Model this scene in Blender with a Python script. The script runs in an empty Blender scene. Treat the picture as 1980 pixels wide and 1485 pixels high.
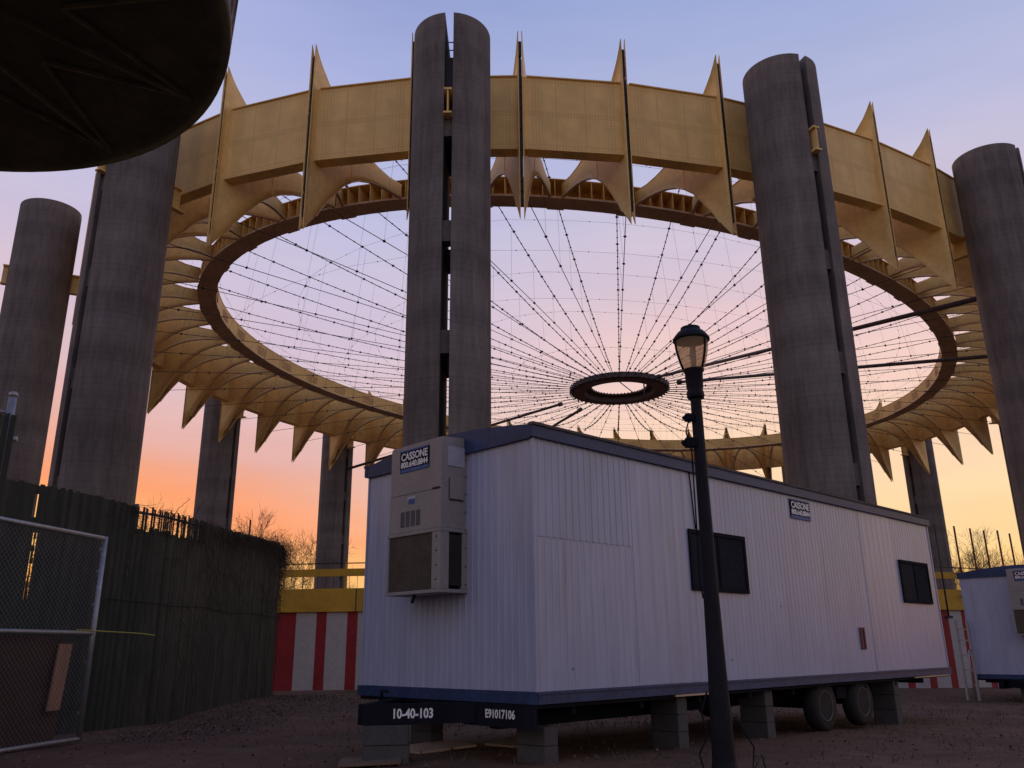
import bpy, bmesh, math, random
import numpy as np
from mathutils import Vector, Matrix

random.seed(7); np.random.seed(7)
sc = bpy.context.scene
COL = sc.collection
ZO = 1.0                      # eye height; measured heights are relative to the eye

# ------------------------------------------------------------------ camera
PIT, ROL, FPX = 0.3038, -0.0103, 1626.2
cd = bpy.data.cameras.new("camera")
cd.sensor_width = 36.0; cd.lens = FPX / 1980 * 36.0
cd.clip_start = 0.05; cd.clip_end = 3000
cam = bpy.data.objects.new("camera", cd); COL.objects.link(cam)
fw = Vector((0, math.cos(PIT), math.sin(PIT))); up0 = Vector((0, -math.sin(PIT), math.cos(PIT))); r0 = Vector((1, 0, 0))
rt = r0 * math.cos(ROL) + up0 * math.sin(ROL); up = up0 * math.cos(ROL) - r0 * math.sin(ROL)
M4 = Matrix((rt, up, -fw)).transposed().to_4x4(); M4.translation = Vector((0, 0, ZO))
cam.matrix_world = M4
sc.camera = cam

# ------------------------------------------------------------------ world: dusk sky
def lin(c):
    return tuple(((v / 255) / 12.92 if v / 255 <= .04045 else ((v / 255 + .055) / 1.055) ** 2.4) for v in c)
SKY_STRENGTH = 1.0
w = bpy.data.worlds.new("World"); sc.world = w; w.use_nodes = True
nt = w.node_tree; nt.nodes.clear()
def nd(t, tree=None, **kw):
    n = (tree or nt).nodes.new(t)
    for k, v in kw.items(): setattr(n, k, v)
    return n
tc = nd('ShaderNodeTexCoord'); sep = nd('ShaderNodeSeparateXYZ'); nt.links.new(tc.outputs['Generated'], sep.inputs[0])
def wmath(op, a, b=None, c=None, clamp=False):
    n = nd('ShaderNodeMath', operation=op, use_clamp=clamp)
    for i, v in enumerate((a, b, c)):
        if v is None: continue
        if isinstance(v, (int, float)): n.inputs[i].default_value = v
        else: nt.links.new(v, n.inputs[i])
    return n.outputs[0]
# thin streaks of cloud wander the bands up and down a little
mp = nd('ShaderNodeMapping'); mp.inputs['Scale'].default_value = (2.2, 2.2, 11.0); nt.links.new(tc.outputs['Generated'], mp.inputs[0])
nz = nd('ShaderNodeTexNoise'); nz.inputs['Scale'].default_value = 1.6; nz.inputs['Detail'].default_value = 4.0; nt.links.new(mp.outputs[0], nz.inputs[0])
wob = wmath('MULTIPLY', wmath('SUBTRACT', nz.outputs[0], .5), .06)
zc = wmath('ADD', sep.outputs[2], wob)
def ramp(stops):
    r = nd('ShaderNodeValToRGB'); cr = r.color_ramp; cr.interpolation = 'EASE' if False else 'LINEAR'
    lo, hi = -.1, 1.0
    for i, (p, c) in enumerate(stops):
        q = (p - lo) / (hi - lo)
        e = cr.elements[i] if i < 2 else cr.elements.new(q)
        e.position = q; e.color = (*lin(c), 1)
    nt.links.new(wmath('DIVIDE', wmath('SUBTRACT', zc, lo), hi - lo, clamp=True), r.inputs[0])
    return r.outputs[0]
hl0 = wmath('SQRT', wmath('ADD', wmath('MULTIPLY', sep.outputs[0], sep.outputs[0]), wmath('MULTIPLY', sep.outputs[1], sep.outputs[1])))
sx0 = wmath('DIVIDE', sep.outputs[0], wmath('MAXIMUM', hl0, .01))
right = ramp([(-.1, (60, 46, 40)), (0, (236, 128, 48)), (.028, (243, 152, 66)), (.055, (249, 192, 108)), (.10, (252, 211, 146)), (.16, (249, 215, 170)), (.215, (247, 211, 178)),
              (.27, (243, 207, 190)), (.34, (230, 198, 198)), (.42, (209, 193, 208)), (.53, (182, 185, 216)), (.67, (150, 166, 210)), (.8, (122, 140, 192)), (1., (88, 106, 162))])
zc = wmath('ADD', zc, wmath('MULTIPLY', wmath('ADD', sx0, .33), .17))
left = ramp([(-.1, (60, 42, 38)), (0, (236, 122, 46)), (.03, (246, 160, 72)), (.055, (251, 188, 102)), (.085, (252, 194, 120)), (.115, (252, 180, 112)), (.15, (249, 158, 110)),
             (.178, (240, 166, 134)), (.21, (228, 174, 162)), (.255, (218, 183, 184)), (.32, (210, 188, 202)), (.40, (201, 190, 213)), (.50, (186, 187, 219)), (.64, (162, 171, 215)), (.8, (124, 140, 192)), (1., (88, 106, 162))])
zc = sep.outputs[2]
back = ramp([(-.1, (56, 46, 42)), (0, (170, 150, 142)), (.12, (192, 172, 166)), (.3, (184, 170, 174)), (.5, (156, 156, 182)), (.75, (116, 128, 174)), (1., (88, 106, 162))])
def wmix(f, A, B):
    m = nd('ShaderNodeMix', data_type='RGBA'); nt.links.new(f, m.inputs[0]); nt.links.new(A, m.inputs[6]); nt.links.new(B, m.inputs[7]); return m.outputs[2]
hl = wmath('SQRT', wmath('ADD', wmath('MULTIPLY', sep.outputs[0], sep.outputs[0]), wmath('MULTIPLY', sep.outputs[1], sep.outputs[1])))
sx = wmath('DIVIDE', sep.outputs[0], wmath('MAXIMUM', hl, .01)); sy = wmath('DIVIDE', sep.outputs[1], wmath('MAXIMUM', hl, .01))
def sstep(v, a, b):
    n = nd('ShaderNodeMapRange', interpolation_type='SMOOTHSTEP'); nt.links.new(v, n.inputs[0]); n.inputs[1].default_value = a; n.inputs[2].default_value = b; return n.outputs[0]
front = wmix(sstep(sx, -.32, .22), left, right)
allsky = wmix(sstep(sy, .55, -.25), front, back)
# faint wisps of cloud, brighter and darker than the clear sky
mp2 = nd('ShaderNodeMapping'); mp2.inputs['Scale'].default_value = (2.6, 2.6, 17.0); mp2.inputs['Rotation'].default_value = (0, .10, 0); nt.links.new(tc.outputs['Generated'], mp2.inputs[0])
nz2 = nd('ShaderNodeTexNoise'); nz2.inputs['Scale'].default_value = 1.3; nz2.inputs['Detail'].default_value = 7; nz2.inputs['Roughness'].default_value = .58; nz2.inputs['Distortion'].default_value = .6; nt.links.new(mp2.outputs[0], nz2.inputs[0])
cr2 = nd('ShaderNodeValToRGB'); cr2.color_ramp.elements[0].position = .36; cr2.color_ramp.elements[1].position = .68; cr2.color_ramp.elements[0].color = (.955, .95, .97, 1); cr2.color_ramp.elements[1].color = (1.02, 1.01, 1.0, 1); nt.links.new(nz2.outputs[0], cr2.inputs[0])
mc = nd('ShaderNodeMix', data_type='RGBA', blend_type='MULTIPLY'); mc.inputs[0].default_value = 1.0; nt.links.new(allsky, mc.inputs[6]); nt.links.new(cr2.outputs[0], mc.inputs[7]); allsky = mc.outputs[2]
bg = nd('ShaderNodeBackground'); bg.inputs[1].default_value = SKY_STRENGTH; nt.links.new(allsky, bg.inputs[0])
wo = nd('ShaderNodeOutputWorld'); nt.links.new(bg.outputs[0], wo.inputs[0])

# last light of the sun, just on the horizon behind the ring
SUN_EL, SUN_AZ = math.radians(1.5), math.radians(-14)
sd = bpy.data.lights.new("sun", 'SUN'); sd.energy = 0.12; sd.angle = math.radians(6); sd.color = (1, .55, .28)
so = bpy.data.objects.new("sun", sd); COL.objects.link(so)
so.rotation_euler = Vector((math.sin(SUN_AZ) * math.cos(SUN_EL), math.cos(SUN_AZ) * math.cos(SUN_EL), math.sin(SUN_EL))).to_track_quat('Z', 'Y').to_euler()
vs = sc.view_settings
vs.view_transform = 'Standard'; vs.look = 'None'; vs.exposure = 0.12; vs.gamma = 1.0; vs.use_curve_mapping = False

# ------------------------------------------------------------------ helpers
class MB:
    def __init__(s): s.v = []; s.f = []; s.m = []; s.sm = []; s.uv = []
    def face(s, idx, m=0, smooth=False, uv=None):
        s.f.append(tuple(idx)); s.m.append(m); s.sm.append(smooth); s.uv.append(uv)
    def vs(s, pts):
        k = len(s.v); s.v += [tuple(p) for p in pts]; return k
    def quad(s, a, b, c, d, m=0, uv=None):
        k = s.vs((a, b, c, d)); s.face((k, k+1, k+2, k+3), m, uv=uv)
    def hexa(s, p, m=0):        # 8 corners: bottom 0-3 ccw, top 4-7
        k = s.vs(p)
        for q in ((3, 2, 1, 0), (4, 5, 6, 7), (0, 1, 5, 4), (1, 2, 6, 5), (2, 3, 7, 6), (3, 0, 4, 7)): s.face([k+i for i in q], m)
    def box(s, lo, hi, m=0, X=None):
        (x0, y0, z0), (x1, y1, z1) = lo, hi
        p = [(x0, y0, z0), (x1, y0, z0), (x1, y1, z0), (x0, y1, z0), (x0, y0, z1), (x1, y0, z1), (x1, y1, z1), (x0, y1, z1)]
        if X is not None: p = [X @ Vector(q) for q in p]
        s.hexa(p, m)
    def beam(s, a, b, w, h, m=0, upv=(0, 0, 1)):
        a = Vector(a); b = Vector(b); d = (b - a).normalized(); sd_ = d.cross(Vector(upv))
        if sd_.length < 1e-4: sd_ = d.cross(Vector((1, 0, 0)))
        sd_.normalize(); u = sd_.cross(d)
        p = [a - sd_*w/2 - u*h/2, a + sd_*w/2 - u*h/2, b + sd_*w/2 - u*h/2, b - sd_*w/2 - u*h/2]
        s.hexa(p + [q + u*h for q in p], m)
    def tube(s, pts, r, n=6, m=0, caps=True, smooth=True):
        pts = [Vector(p) for p in pts]; N = len(pts)
        rr = r if isinstance(r, (list, tuple)) else [r]*N
        t0 = (pts[1]-pts[0]).normalized()
        ref = Vector((0, 0, 1)) if abs(t0.z) < .9 else Vector((1, 0, 0))
        u = t0.cross(ref).normalized(); rings = []
        for i in range(N):
            t = (pts[min(i+1, N-1)] - pts[max(i-1, 0)])
            if t.length < 1e-9: t = t0.copy()
            t.normalize(); u = (u - t*u.dot(t))
            if u.length < 1e-6: u = t.cross(Vector((0.3, .5, .8)))
            u.normalize(); v = t.cross(u)
            rings.append(s.vs([pts[i] + (u*math.cos(2*math.pi*j/n) + v*math.sin(2*math.pi*j/n))*rr[i] for j in range(n)]))
        for i in range(N-1):
            for j in range(n):
                k = (j+1) % n; s.face((rings[i]+j, rings[i]+k, rings[i+1]+k, rings[i+1]+j), m, smooth)
        if caps:
            s.face([rings[0]+j for j in reversed(range(n))], m); s.face([rings[-1]+j for j in range(n)], m)
    def lathe(s, prof, c=(0, 0, 0), n=24, m=0, smooth=True, cap=True):
        rings = [s.vs([(c[0]+r*math.cos(2*math.pi*j/n), c[1]+r*math.sin(2*math.pi*j/n), c[2]+z) for j in range(n)]) for r, z in prof]
        for i in range(len(prof)-1):
            for j in range(n):
                k = (j+1) % n; s.face((rings[i]+j, rings[i]+k, rings[i+1]+k, rings[i+1]+j), m, smooth)
        if cap:
            s.face([rings[0]+j for j in reversed(range(n))], m); s.face([rings[-1]+j for j in range(n)], m)
    def octa(s, c, r, m=0):
        c = Vector(c); k = s.vs([c+Vector(q)*r for q in ((1,0,0),(0,1,0),(-1,0,0),(0,-1,0),(0,0,1),(0,0,-1))])
        for i in range(4):
            j = (i+1) % 4; s.face((k+i, k+j, k+4), m); s.face((k+j, k+i, k+5), m)
    def mesh(s, name, mats):
        me = bpy.data.meshes.new(name); me.from_pydata(s.v, [], s.f)
        for mt in (mats if isinstance(mats, (list, tuple)) else [mats]): me.materials.append(mt)
        me.polygons.foreach_set('material_index', s.m); me.polygons.foreach_set('use_smooth', s.sm)
        if any(u is not None for u in s.uv):
            L = me.uv_layers.new(name='UVMap'); k = 0
            for f, u in zip(s.f, s.uv):
                for j in range(len(f)):
                    if u is not None: L.data[k].uv = u[j]
                    k += 1
        me.update(); return me
    def build(s, name, mats, parent=None, bevel=0, loc=None):
        o = bpy.data.objects.new(name, s.mesh(name, mats)); COL.objects.link(o)
        if parent is not None: o.parent = parent
        if loc is not None: o.location = loc
        if bevel:
            b = o.modifiers.new('bevel', 'BEVEL'); b.width = bevel; b.segments = 2; b.limit_method = 'ANGLE'; b.angle_limit = math.radians(50)
        return o
def tag(o, label=None, cat=None, group=None, kind=None):
    if label: o['label'] = label
    if cat: o['category'] = cat
    if group: o['group'] = group
    if kind: o['kind'] = kind
    return o
def empty(name, loc=(0, 0, 0), rz=0):
    o = bpy.data.objects.new(name, None); COL.objects.link(o); o.location = loc; o.rotation_euler = (0, 0, rz); o.empty_display_size = .2; return o
def copy_tree(o, parent=None):
    c = o.copy(); COL.objects.link(c); c.parent = parent
    for ch in list(o.children): copy_tree(ch, c)
    return c
def text_into(mb, txt, X, size, m, depth=.002, bold=0.0, sx=1.0, align='CENTER', fit=None):
    cu = bpy.data.curves.new('lettering', 'FONT'); cu.body = txt; cu.size = size; cu.align_x = align; cu.align_y = 'CENTER'; cu.extrude = depth; cu.offset = bold
    cu.resolution_u = 3
    o = bpy.data.objects.new('lettering', cu); COL.objects.link(o); bpy.context.view_layer.update()
    dg = bpy.context.evaluated_depsgraph_get(); me = bpy.data.meshes.new_from_object(o.evaluated_get(dg))
    if fit:
        xs = [v.co.x for v in me.vertices]; sx = fit/(max(xs)-min(xs)); ys = [v.co.y for v in me.vertices]; yc = (max(ys)+min(ys))/2
    else: yc = 0
    k = mb.vs([X @ Vector((v.co.x*sx, v.co.y-yc, v.co.z)) for v in me.vertices])
    for p in me.polygons: mb.face([k+i for i in p.vertices], m)
    bpy.data.objects.remove(o); bpy.data.curves.remove(cu); bpy.data.meshes.remove(me)

# ------------------------------------------------------------------ materials
def mat(name, col, rough=.7, var=.25, scale=2.0, stretch=(1, 1, 1), bump=0.0, bscale=None, metal=0.0, spec=.4, col2=None, fine=0.0, coord='Object'):
    m = bpy.data.materials.new(name); m.use_nodes = True; t = m.node_tree; b = t.nodes['Principled BSDF']
    b.inputs['Roughness'].default_value = rough; b.inputs['Metallic'].default_value = metal; b.inputs['Specular IOR Level'].default_value = spec
    co = t.nodes.new('ShaderNodeTexCoord'); mpn = t.nodes.new('ShaderNodeMapping'); mpn.inputs['Scale'].default_value = stretch
    t.links.new(co.outputs[coord], mpn.inputs[0])
    n = t.nodes.new('ShaderNodeTexNoise'); n.inputs['Scale'].default_value = scale; n.inputs['Detail'].default_value = 6; n.inputs['Roughness'].default_value = .62
    t.links.new(mpn.outputs[0], n.inputs[0])
    r = t.nodes.new('ShaderNodeValToRGB'); r.color_ramp.elements[0].position = .3; r.color_ramp.elements[1].position = .7
    c2 = col2 or tuple(c*(1+var) for c in col); c1 = tuple(c*(1-var) for c in col)
    r.color_ramp.elements[0].color = (*c1, 1); r.color_ramp.elements[1].color = (*c2, 1)
    t.links.new(n.outputs[0], r.inputs[0]); out = r.outputs[0]
    if fine:
        n2 = t.nodes.new('ShaderNodeTexNoise'); n2.inputs['Scale'].default_value = scale*9; n2.inputs['Detail'].default_value = 3; t.links.new(mpn.outputs[0], n2.inputs[0])
        mx = t.nodes.new('ShaderNodeMix'); mx.data_type = 'RGBA'; mx.blend_type = 'MULTIPLY'; mx.inputs[0].default_value = fine
        r2 = t.nodes.new('ShaderNodeValToRGB'); r2.color_ramp.elements[0].position = .35; r2.color_ramp.elements[1].position = .62
        r2.color_ramp.elements[0].color = (.35, .35, .35, 1); r2.color_ramp.elements[1].color = (1, 1, 1, 1)
        t.links.new(n2.outputs[0], r2.inputs[0]); t.links.new(out, mx.inputs[6]); t.links.new(r2.outputs[0], mx.inputs[7]); out = mx.outputs[2]
    t.links.new(out, b.inputs['Base Color'])
    if bump:
        bn = t.nodes.new('ShaderNodeTexNoise'); bn.inputs['Scale'].default_value = bscale or scale*6; bn.inputs['Detail'].default_value = 5
        t.links.new(mpn.outputs[0], bn.inputs[0]); bp = t.nodes.new('ShaderNodeBump'); bp.inputs['Strength'].default_value = bump; bp.inputs['Distance'].default_value = .05
        t.links.new(bn.outputs[0], bp.inputs['Height']); t.links.new(bp.outputs[0], b.inputs['Normal'])
    return m
YEL = (.92, .63, .22)
m_yel = mat('yellow_paint', YEL, .55, .12, .35, fine=.18)
m_yel_in = mat('yellow_paint_ring', (.82, .54, .18), .6, .15, .5, fine=.25)
m_conc = mat('concrete', (.205, .185, .175), .9, .20, .5, stretch=(1.3, 1.3, .22), bump=.25, bscale=5, fine=.3)
_t = m_conc.node_tree; _p = _t.nodes['Principled BSDF']; _src = _p.inputs['Base Color'].links[0].from_socket      # lift lines of the formwork
_c = _t.nodes.new('ShaderNodeTexCoord'); _s = _t.nodes.new('ShaderNodeSeparateXYZ'); _t.links.new(_c.outputs['Object'], _s.inputs[0])
def _mm(op, a, b):
    n = _t.nodes.new('ShaderNodeMath'); n.operation = op
    for i_, v in enumerate((a, b)):
        if isinstance(v, (int, float)): n.inputs[i_].default_value = v
        else: _t.links.new(v, n.inputs[i_])
    return n.outputs[0]
_l1 = _mm('LESS_THAN', _mm('FRACT', _mm('DIVIDE', _s.outputs[2], 2.44), 0), .02); _l2 = _mm('LESS_THAN', _mm('FRACT', _mm('DIVIDE', _s.outputs[2], .305), 0), .12)
_oi = _t.nodes.new('ShaderNodeObjectInfo')
for _n in list(_t.nodes):
    if _n.type == 'MAPPING':
        _va = _t.nodes.new('ShaderNodeVectorMath'); _va.operation = 'MULTIPLY_ADD'; _va.inputs[1].default_value = (41, 23, 17); _t.links.new(_oi.outputs['Random'], _va.inputs[0]); _t.links.new(_c.outputs['Object'], _va.inputs[2]); _t.links.new(_va.outputs[0], _n.inputs[0]); _vv = _va
_q = _t.nodes.new('ShaderNodeMapping'); _q.inputs['Scale'].default_value = (2.2, 2.2, .07); _t.links.new(_vv.outputs[0], _q.inputs[0])
_sn = _t.nodes.new('ShaderNodeTexNoise'); _sn.inputs['Scale'].default_value = 1.0; _sn.inputs['Detail'].default_value = 5; _t.links.new(_q.outputs[0], _sn.inputs[0])
_sr = _t.nodes.new('ShaderNodeValToRGB'); _sr.color_ramp.elements[0].position = .48; _sr.color_ramp.elements[1].position = .68; _sr.color_ramp.elements[0].color = (1, 1, 1, 1); _sr.color_ramp.elements[1].color = (.58, .55, .55, 1); _t.links.new(_sn.outputs[0], _sr.inputs[0])
_sm = _t.nodes.new('ShaderNodeMix'); _sm.data_type = 'RGBA'; _sm.blend_type = 'MULTIPLY'; _sm.inputs[0].default_value = .45; _t.links.new(_src, _sm.inputs[6]); _t.links.new(_sr.outputs[0], _sm.inputs[7]); _src = _sm.outputs[2]
_lf = _mm('MAXIMUM', _mm('MULTIPLY', _l1, .28), _mm('MULTIPLY', _l2, .22))
_w = _t.nodes.new('ShaderNodeTexNoise'); _w.noise_dimensions = '1D'; _w.inputs['Scale'].default_value = .41; _w.inputs['Detail'].default_value = 2; _t.links.new(_s.outputs[2], _w.inputs['W'])
_r = _t.nodes.new('ShaderNodeValToRGB'); _r.color_ramp.elements[0].position = .35; _r.color_ramp.elements[1].position = .65; _r.color_ramp.elements[0].color = (.82, .80, .80, 1); _r.color_ramp.elements[1].color = (1.12, 1.1, 1.08, 1); _t.links.new(_w.outputs[0], _r.inputs[0])
_m = _t.nodes.new('ShaderNodeMix'); _m.data_type = 'RGBA'; _m.blend_type = 'MULTIPLY'; _m.inputs[0].default_value = 1; _t.links.new(_src, _m.inputs[6]); _t.links.new(_r.outputs[0], _m.inputs[7])
_m2 = _t.nodes.new('ShaderNodeMix'); _m2.data_type = 'RGBA'; _m2.inputs[7].default_value = (.06, .055, .055, 1); _t.links.new(_lf, _m2.inputs[0]); _t.links.new(_m.outputs[2], _m2.inputs[6]); _t.links.new(_m2.outputs[2], _p.inputs['Base Color'])
m_tie = mat('concrete_tie', (.15, .135, .13), .9, .2, .6, fine=.3)
m_dark = mat('dark_steel', (.025, .024, .028), .6, .3, 3)
m_cable = mat('steel_cable', (.03, .026, .03), .6, .2, 3)
m_hub = mat('hub_steel', (.11, .085, .08), .6, .3, 1.5)
m_black = mat('black_paint', (.013, .014, .021), .8, .3, 4, spec=.06)
m_white = mat('white_lettering', (.86, .86, .88), .6, .06, 8)
m_blueband = mat('blue_trim', (.032, .058, .150), .5, .25, 2, fine=.4)
m_beige = mat('beige_enamel', (.31, .295, .285), .55, .08, 2, fine=.15)
m_rubber = mat('tyre_rubber', (.018, .018, .02), .85, .3, 6)
m_rim = mat('rusty_rim', (.13, .10, .09), .7, .4, 8)
m_block = mat('cement_block', (.085, .083, .083), .95, .15, 5, fine=.35)
m_ply = mat('weathered_plywood_sunset_tint', (.55, .40, .28), .85, .25, 2, stretch=(1, 6, 1))  # colour brightened to stand in for sunset light on the pads
m_ply2 = mat('dark_plywood', (.17, .115, .08), .9, .25, 2, stretch=(1, 6, 1))  # same plywood in a darker brown, for the drawbar pad
m_glass = mat('dark_glass', (.022, .024, .034), .7, .2, 2, spec=.04)
m_screen = mat('insect_screen', (.026, .028, .038), .9, .3, 30, spec=.02)
m_galv = mat('galvanised_pipe', (.33, .34, .36), .45, .2, 6, metal=.6)
m_wire = mat('chain_link_wire', (.16, .165, .17), .5, .2, 6, metal=.5)
m_slat = mat('green_fence_slat', (.048, .068, .049), .8, .5, .9, stretch=(1, 1, .4), col2=(.056, .056, .040), fine=.5)
_t = m_slat.node_tree; _g = _t.nodes.new('ShaderNodeNewGeometry'); _r = _t.nodes.new('ShaderNodeValToRGB'); _r.color_ramp.elements[0].color = (.55, .54, .54, 1); _r.color_ramp.elements[1].color = (1.25, 1.2, 1.12, 1)
_m = _t.nodes.new('ShaderNodeMix'); _m.data_type = 'RGBA'; _m.blend_type = 'MULTIPLY'; _m.inputs[0].default_value = 1.0; _p = _t.nodes['Principled BSDF']; _src = _p.inputs['Base Color'].links[0].from_socket
_t.links.new(_g.outputs['Random Per Island'], _r.inputs[0]); _t.links.new(_src, _m.inputs[6]); _t.links.new(_r.outputs[0], _m.inputs[7]); _t.links.new(_m.outputs[2], _p.inputs['Base Color'])
m_vine = mat('dead_vine', (.060, .045, .034), .9, .4, 3)
m_twig = mat('bare_twig', (.07, .05, .04), .9, .3, 2)
m_bark = mat('tree_bark', (.05, .038, .03), .95, .3, 3)
m_lamp = mat('lamp_black_paint', (.014, .015, .021), .6, .3, 5, bump=.1, spec=.15)
m_plank = mat('pine_plank', (.46, .25, .15), .8, .2, 2, stretch=(8, 8, .6))
m_brown = mat('brown_plywood', (.085, .042, .026), .85, .3, 1.5)
m_yband = mat('yellow_wall_paint', (.50, .29, .025), .6, .15, .8, fine=.2)
m_red = mat('red_wall_paint', (.25, .011, .017), .65, .2, 1.2, fine=.25)
m_wwhite = mat('white_wall_paint', (.40, .385, .385), .7, .08, 1.2, fine=.2)
m_rust0 = mat('rusty_post', (.16, .06, .035), .9, .3, 4)
m_roofing = mat('worn_roof_edge', (.11, .09, .085), .9, .4, 6)

# ------------------------------------------------------------------ ground
def gz(x, y):
    yy = min(max(y, -20), 42); xx = min(max(x, 0), 26)
    z = -1.0 - .013*yy - .016*xx*min(1, yy/20 if yy > 0 else 0)
    z += .21*math.exp(-(((x+6.0)/3.2)**2 + ((y-21)/4.2)**2))
    return z + ZO
from mathutils import noise as mnoise
def gzn(x, y): return gz(x, y) + .03*mnoise.noise(Vector((x*.8, y*.8, 0))) + .012*mnoise.noise(Vector((x*3.1, y*3.1, 5)))
def ground_sheet():
    mb = MB()
    xs = list(np.arange(-14, 20.01, .4)); ys = list(np.arange(2, 30.01, .4))
    xs = [-1500, -400, -120, -60, -30, -20] + xs + [24, 30, 40, 60, 120, 400, 1500]; ys = [-800, -200, -50, -15, -4, 0] + ys + [33, 36, 39, 42, 48, 60, 90, 150, 300, 700, 1600]
    for yy in ys:
        for xx in xs: mb.v.append((xx, yy, gzn(xx, yy)))
    n = len(xs)
    for j in range(len(ys)-1):
        for i in range(n-1): mb.face((j*n+i, j*n+i+1, (j+1)*n+i+1, (j+1)*n+i), 0, True)
    return mb
m_ground = mat('bare_earth', (.130, .068, .038), .95, .45, .35, bump=.4, bscale=9, fine=.45)
tag(ground_sheet().build('ground', m_ground), kind='structure')
# asphalt path crossing the lower right corner
mb = MB(); pa = [(3.3, 5.2), (9.0, 9.6), (20, 16.5)]; pb = [(6.4, 2.0), (12.5, 6.4), (26, 11.5)]
N_ = 24
def pl(P, t):
    t *= len(P)-1; i = min(int(t), len(P)-2); f = t-i; return (P[i][0]*(1-f)+P[i+1][0]*f, P[i][1]*(1-f)+P[i+1][1]*f)
for k in range(N_+1):
    for j in range(5):
        A = pl(pa, k/N_); B = pl(pb, k/N_); q = (A[0]*(1-j/4)+B[0]*j/4, A[1]*(1-j/4)+B[1]*j/4)
        mb.v.append((q[0], q[1], gzn(*q)+.035))
for k in range(N_):
    for j in range(4): mb.face((k*5+j, (k+1)*5+j, (k+1)*5+j+1, k*5+j+1), 0, True)
tag(mb.build('path', mat('asphalt', (.045, .043, .045), .9, .25, 3, bump=.4, bscale=60, fine=.3)), kind='structure')

mb = MB(); pa = [(-8.5, 9.6), (-5.2, 12.4), (-3.6, 14.6), (-2.6, 17.5)]; pb = [(-6.2, 7.6), (-3.9, 10.9), (-2.3, 13.6), (-1.6, 17.0)]
for k in range(31):
    for j in range(7):
        A = pl(pa, k/30); B = pl(pb, k/30); f = j/6+(.08*mnoise.noise(Vector((k*.6, j*2.0, 3))) if j in (0, 6) else 0); q = (A[0]*(1-f)+B[0]*f, A[1]*(1-f)+B[1]*f)
        mb.v.append((q[0], q[1], gzn(*q)+(-.01 if j in (0, 6) else .012)-.015*math.exp(-((f-.3)/.09)**2)-.015*math.exp(-((f-.72)/.09)**2)))
for k in range(30):
    for j in range(6): mb.face((k*7+j+1, (k+1)*7+j+1, (k+1)*7+j, k*7+j), 0, True)
tag(mb.build('dirt_track', mat('worn_red_dirt', (.13, .060, .035), .95, .3, .8, bump=.25, bscale=9, fine=.3)), kind='structure')
# ------------------------------------------------------------------ the elliptical ring
EC = Vector((10.5751, 79.3723)); EA = .7566; A0, B0 = 39.75, 26.966; DCA, DCB = 11.33, 10.91
ca, sa = math.cos(EA), math.sin(EA)
def ell(t, d, z, dB=None):
    x = (A0+d)*math.cos(t); y = (B0+(d if dB is None else dB))*math.sin(t)
    return Vector((EC.x + x*ca - y*sa, EC.y + x*sa + y*ca, z + ZO))
def ell_n(t, d, dB=None):
    x = (B0+(d if dB is None else dB))*math.cos(t); y = (A0+d)*math.sin(t); n = Vector((x*ca-y*sa, x*sa+y*ca, 0)); return n.normalized()
def arc(n, off):
    t = np.linspace(0, 2*np.pi, 6001); ds = np.hypot((A0+DCA)*np.sin(t), (B0+DCB)*np.cos(t))
    s = np.concatenate([[0], np.cumsum((ds[1:]+ds[:-1])/2*(t[1]-t[0]))]); s /= s[-1]
    q = (np.arange(n)+off)/n; return np.interp(q % 1, s, t) + 2*np.pi*np.floor(q)
_T = np.linspace(0, 2*np.pi, 6001); _ds = np.hypot((A0+DCA)*np.sin(_T), (B0+DCB)*np.cos(_T)); _S = np.concatenate([[0], np.cumsum((_ds[1:]+_ds[:-1])/2*(_T[1]-_T[0]))]); _S /= _S[-1]
def th48(i):                         # parameter angle of (fractional) fin index
    q = i/48.0; return float(np.interp(q % 1, _S, _T) + 2*np.pi*math.floor(q))
def idx48(t): return float(np.interp(t % (2*np.pi), _T, _S))*48
def inner_idx(i):                    # where the fin's axis meets the inner ring
    t = th48(i); O = np.array([(A0+8.8)*math.cos(t), (B0+8.7)*math.sin(t)]); n = np.array([(B0+8.7)*math.cos(t), (A0+8.8)*math.sin(t)]); n /= np.hypot(*n)
    lo, hi = 0, 14
    for _ in range(40):
        s = (lo+hi)/2; P = O-n*s
        if (P[0]/(A0+1.3))**2+(P[1]/(B0+1.3))**2 > 1: lo = s
        else: hi = s
    j = idx48(math.atan2(P[1]/(B0+1.3), P[0]/(A0+1.3))); dlt = (j-i+24) % 48-24
    return i+.6*dlt
ring = empty('ring_canopy', ell(0, 0, -3)*0 + Vector((EC.x, EC.y, ZO-2)))
tag(ring, 'huge yellow steel ring with pointed fins carried high on concrete columns', 'ring canopy')
ring_inv = -ring.location
def ringbuild(mb, name, mats, parent=None, bevel=0):
    mb.v = [tuple(Vector(p)+ring_inv) for p in mb.v] if parent is None or parent is ring else [tuple(Vector(p)+ring_inv) for p in mb.v]
    return mb.build(name, mats, parent or ring, bevel)
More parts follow.
